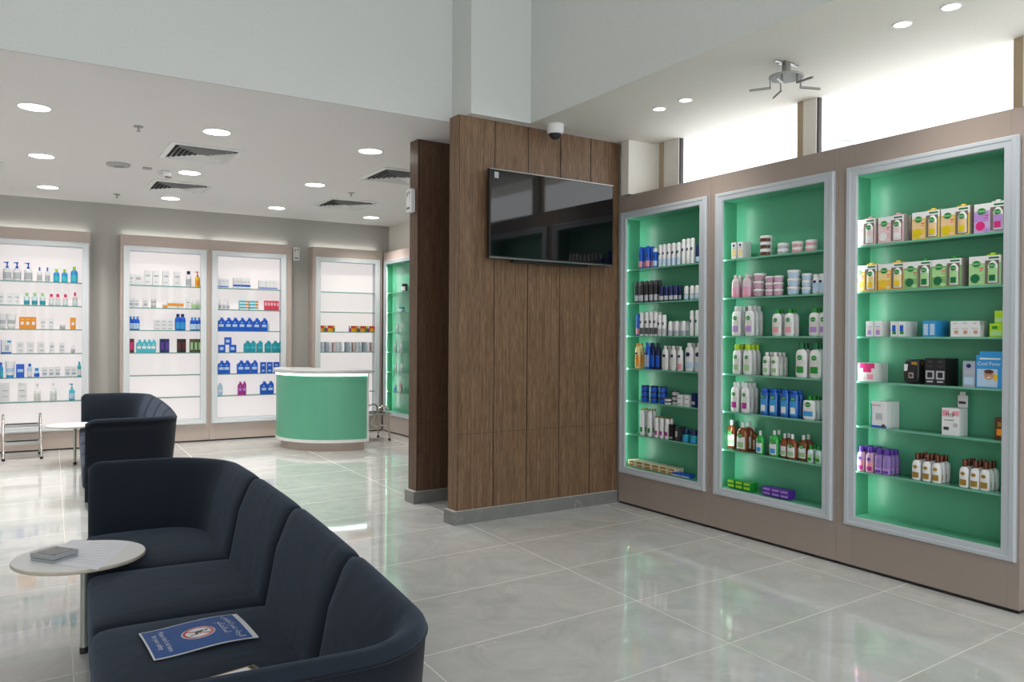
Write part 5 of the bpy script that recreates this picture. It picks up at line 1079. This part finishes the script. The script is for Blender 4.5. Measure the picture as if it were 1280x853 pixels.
t = thing('motion_sensor', 'small white boxy ceiling sensor between two vents', 'sensor', (1.40, 9.64, ZL), 0.4); b = MB(); b.cbox(0, 0, -0.06, 0.10, 0.10, 0.06); bevel(b.build('body', M_whitegloss, t), 0.008); b = MB(); b.cbox(0.03, -0.03, -0.075, 0.05, 0.05, 0.015); b.build('eye', M_device_dark, t)
def alarm(label, loc, rz, s=1.0):
    t = thing('wall_alarm', label, 'alarm sensor', loc, rz, 'white wall sensors')
    b = MB(); b.box(-0.055*s, 0.055*s, -0.05*s, 0, -0.11*s, 0.11*s); bevel(b.build('body', M_whitegloss, t), 0.01)
    b = MB(); b.box(-0.025*s, -0.012*s, -0.052*s, -0.05*s, 0.04*s, 0.08*s); b.box(0.01*s, 0.03*s, -0.052*s, -0.05*s, 0.06*s, 0.085*s); b.box(-0.03*s, 0.03*s, -0.052*s, -0.05*s, -0.08*s, -0.06*s); b.build('markings', M_device_dark, t)
g = on_y(369.5, 318, YBACK); alarm('white wall sensor on the grey wall between lit cabinets', (g.x, YBACK, g.z), 0, 0.95)
g = on_y(512, 251, 6.85); alarm('white wall sensor on the edge of the dark walnut post', (3.146, 6.86, g.z), -PI/2, 1.0)

# rooftop unit seen through the window
t = thing('rooftop_unit', 'tiny grey rooftop unit outside, just above the cabinet top', 'rooftop equipment', (24.0, 17.6, 0))
g = on_x(1053, 178, 24.0); t.location = (24.0, g.y, 0)
b = MB(); b.box(-0.25, 0.25, -0.25, 0.25, 0, g.z+0.02); b.build('mast', GRY, t); b = MB(); b.box(-0.3, 0.3, -0.35, 0.15, g.z, g.z+0.22); b.build('housing', GRY, t); b = MB(); b.box(-0.1, 0.1, 0.3, 1.2, g.z-0.15, g.z-0.02); b.build('arm', GRY, t)

# ------------------------------------------------------------------ light
w = bpy.data.worlds.new('World'); bpy.context.scene.world = w; w.use_nodes = True
bg = w.node_tree.nodes['Background']; bg.inputs[0].default_value = (0.93, 0.97, 1.0, 1); bg.inputs[1].default_value = 1.7
def portal(loc, d, sx, sy, up=(0, 0, 1)):
    ld = bpy.data.lights.new('window_portal', 'AREA'); ld.shape = 'RECTANGLE'; ld.size = sx; ld.size_y = sy; ld.cycles.is_portal = True
    o = bpy.data.objects.new('window_portal', ld); COL.objects.link(o); o.location = loc
    z_ = -Vector(d).normalized(); y_ = Vector(up); x_ = y_.cross(z_).normalized()
    o.rotation_euler = Matrix((x_, y_, z_)).transposed().to_euler()
for y0, y1 in WINS: portal((XWIN+0.10, (y0+y1)/2, (2.6+ZL)/2), (-1, 0, 0), y1-y0, ZL-2.6)
portal((0.1, -3.5, 2.6), (0, 1, 0), 8.2, 5.0)

sc = bpy.context.scene
sc.view_settings.view_transform = 'Standard'; sc.view_settings.look = 'None'; sc.view_settings.gamma = 1; sc.view_settings.use_curve_mapping = False
sc.view_settings.exposure = 0.9
sc.cycles.use_denoising = True; sc.cycles.max_bounces = 8; sc.cycles.transparent_max_bounces = 16; sc.cycles.caustics_reflective = False; sc.cycles.caustics_refractive = False
sc.cycles.sample_clamp_indirect = 6
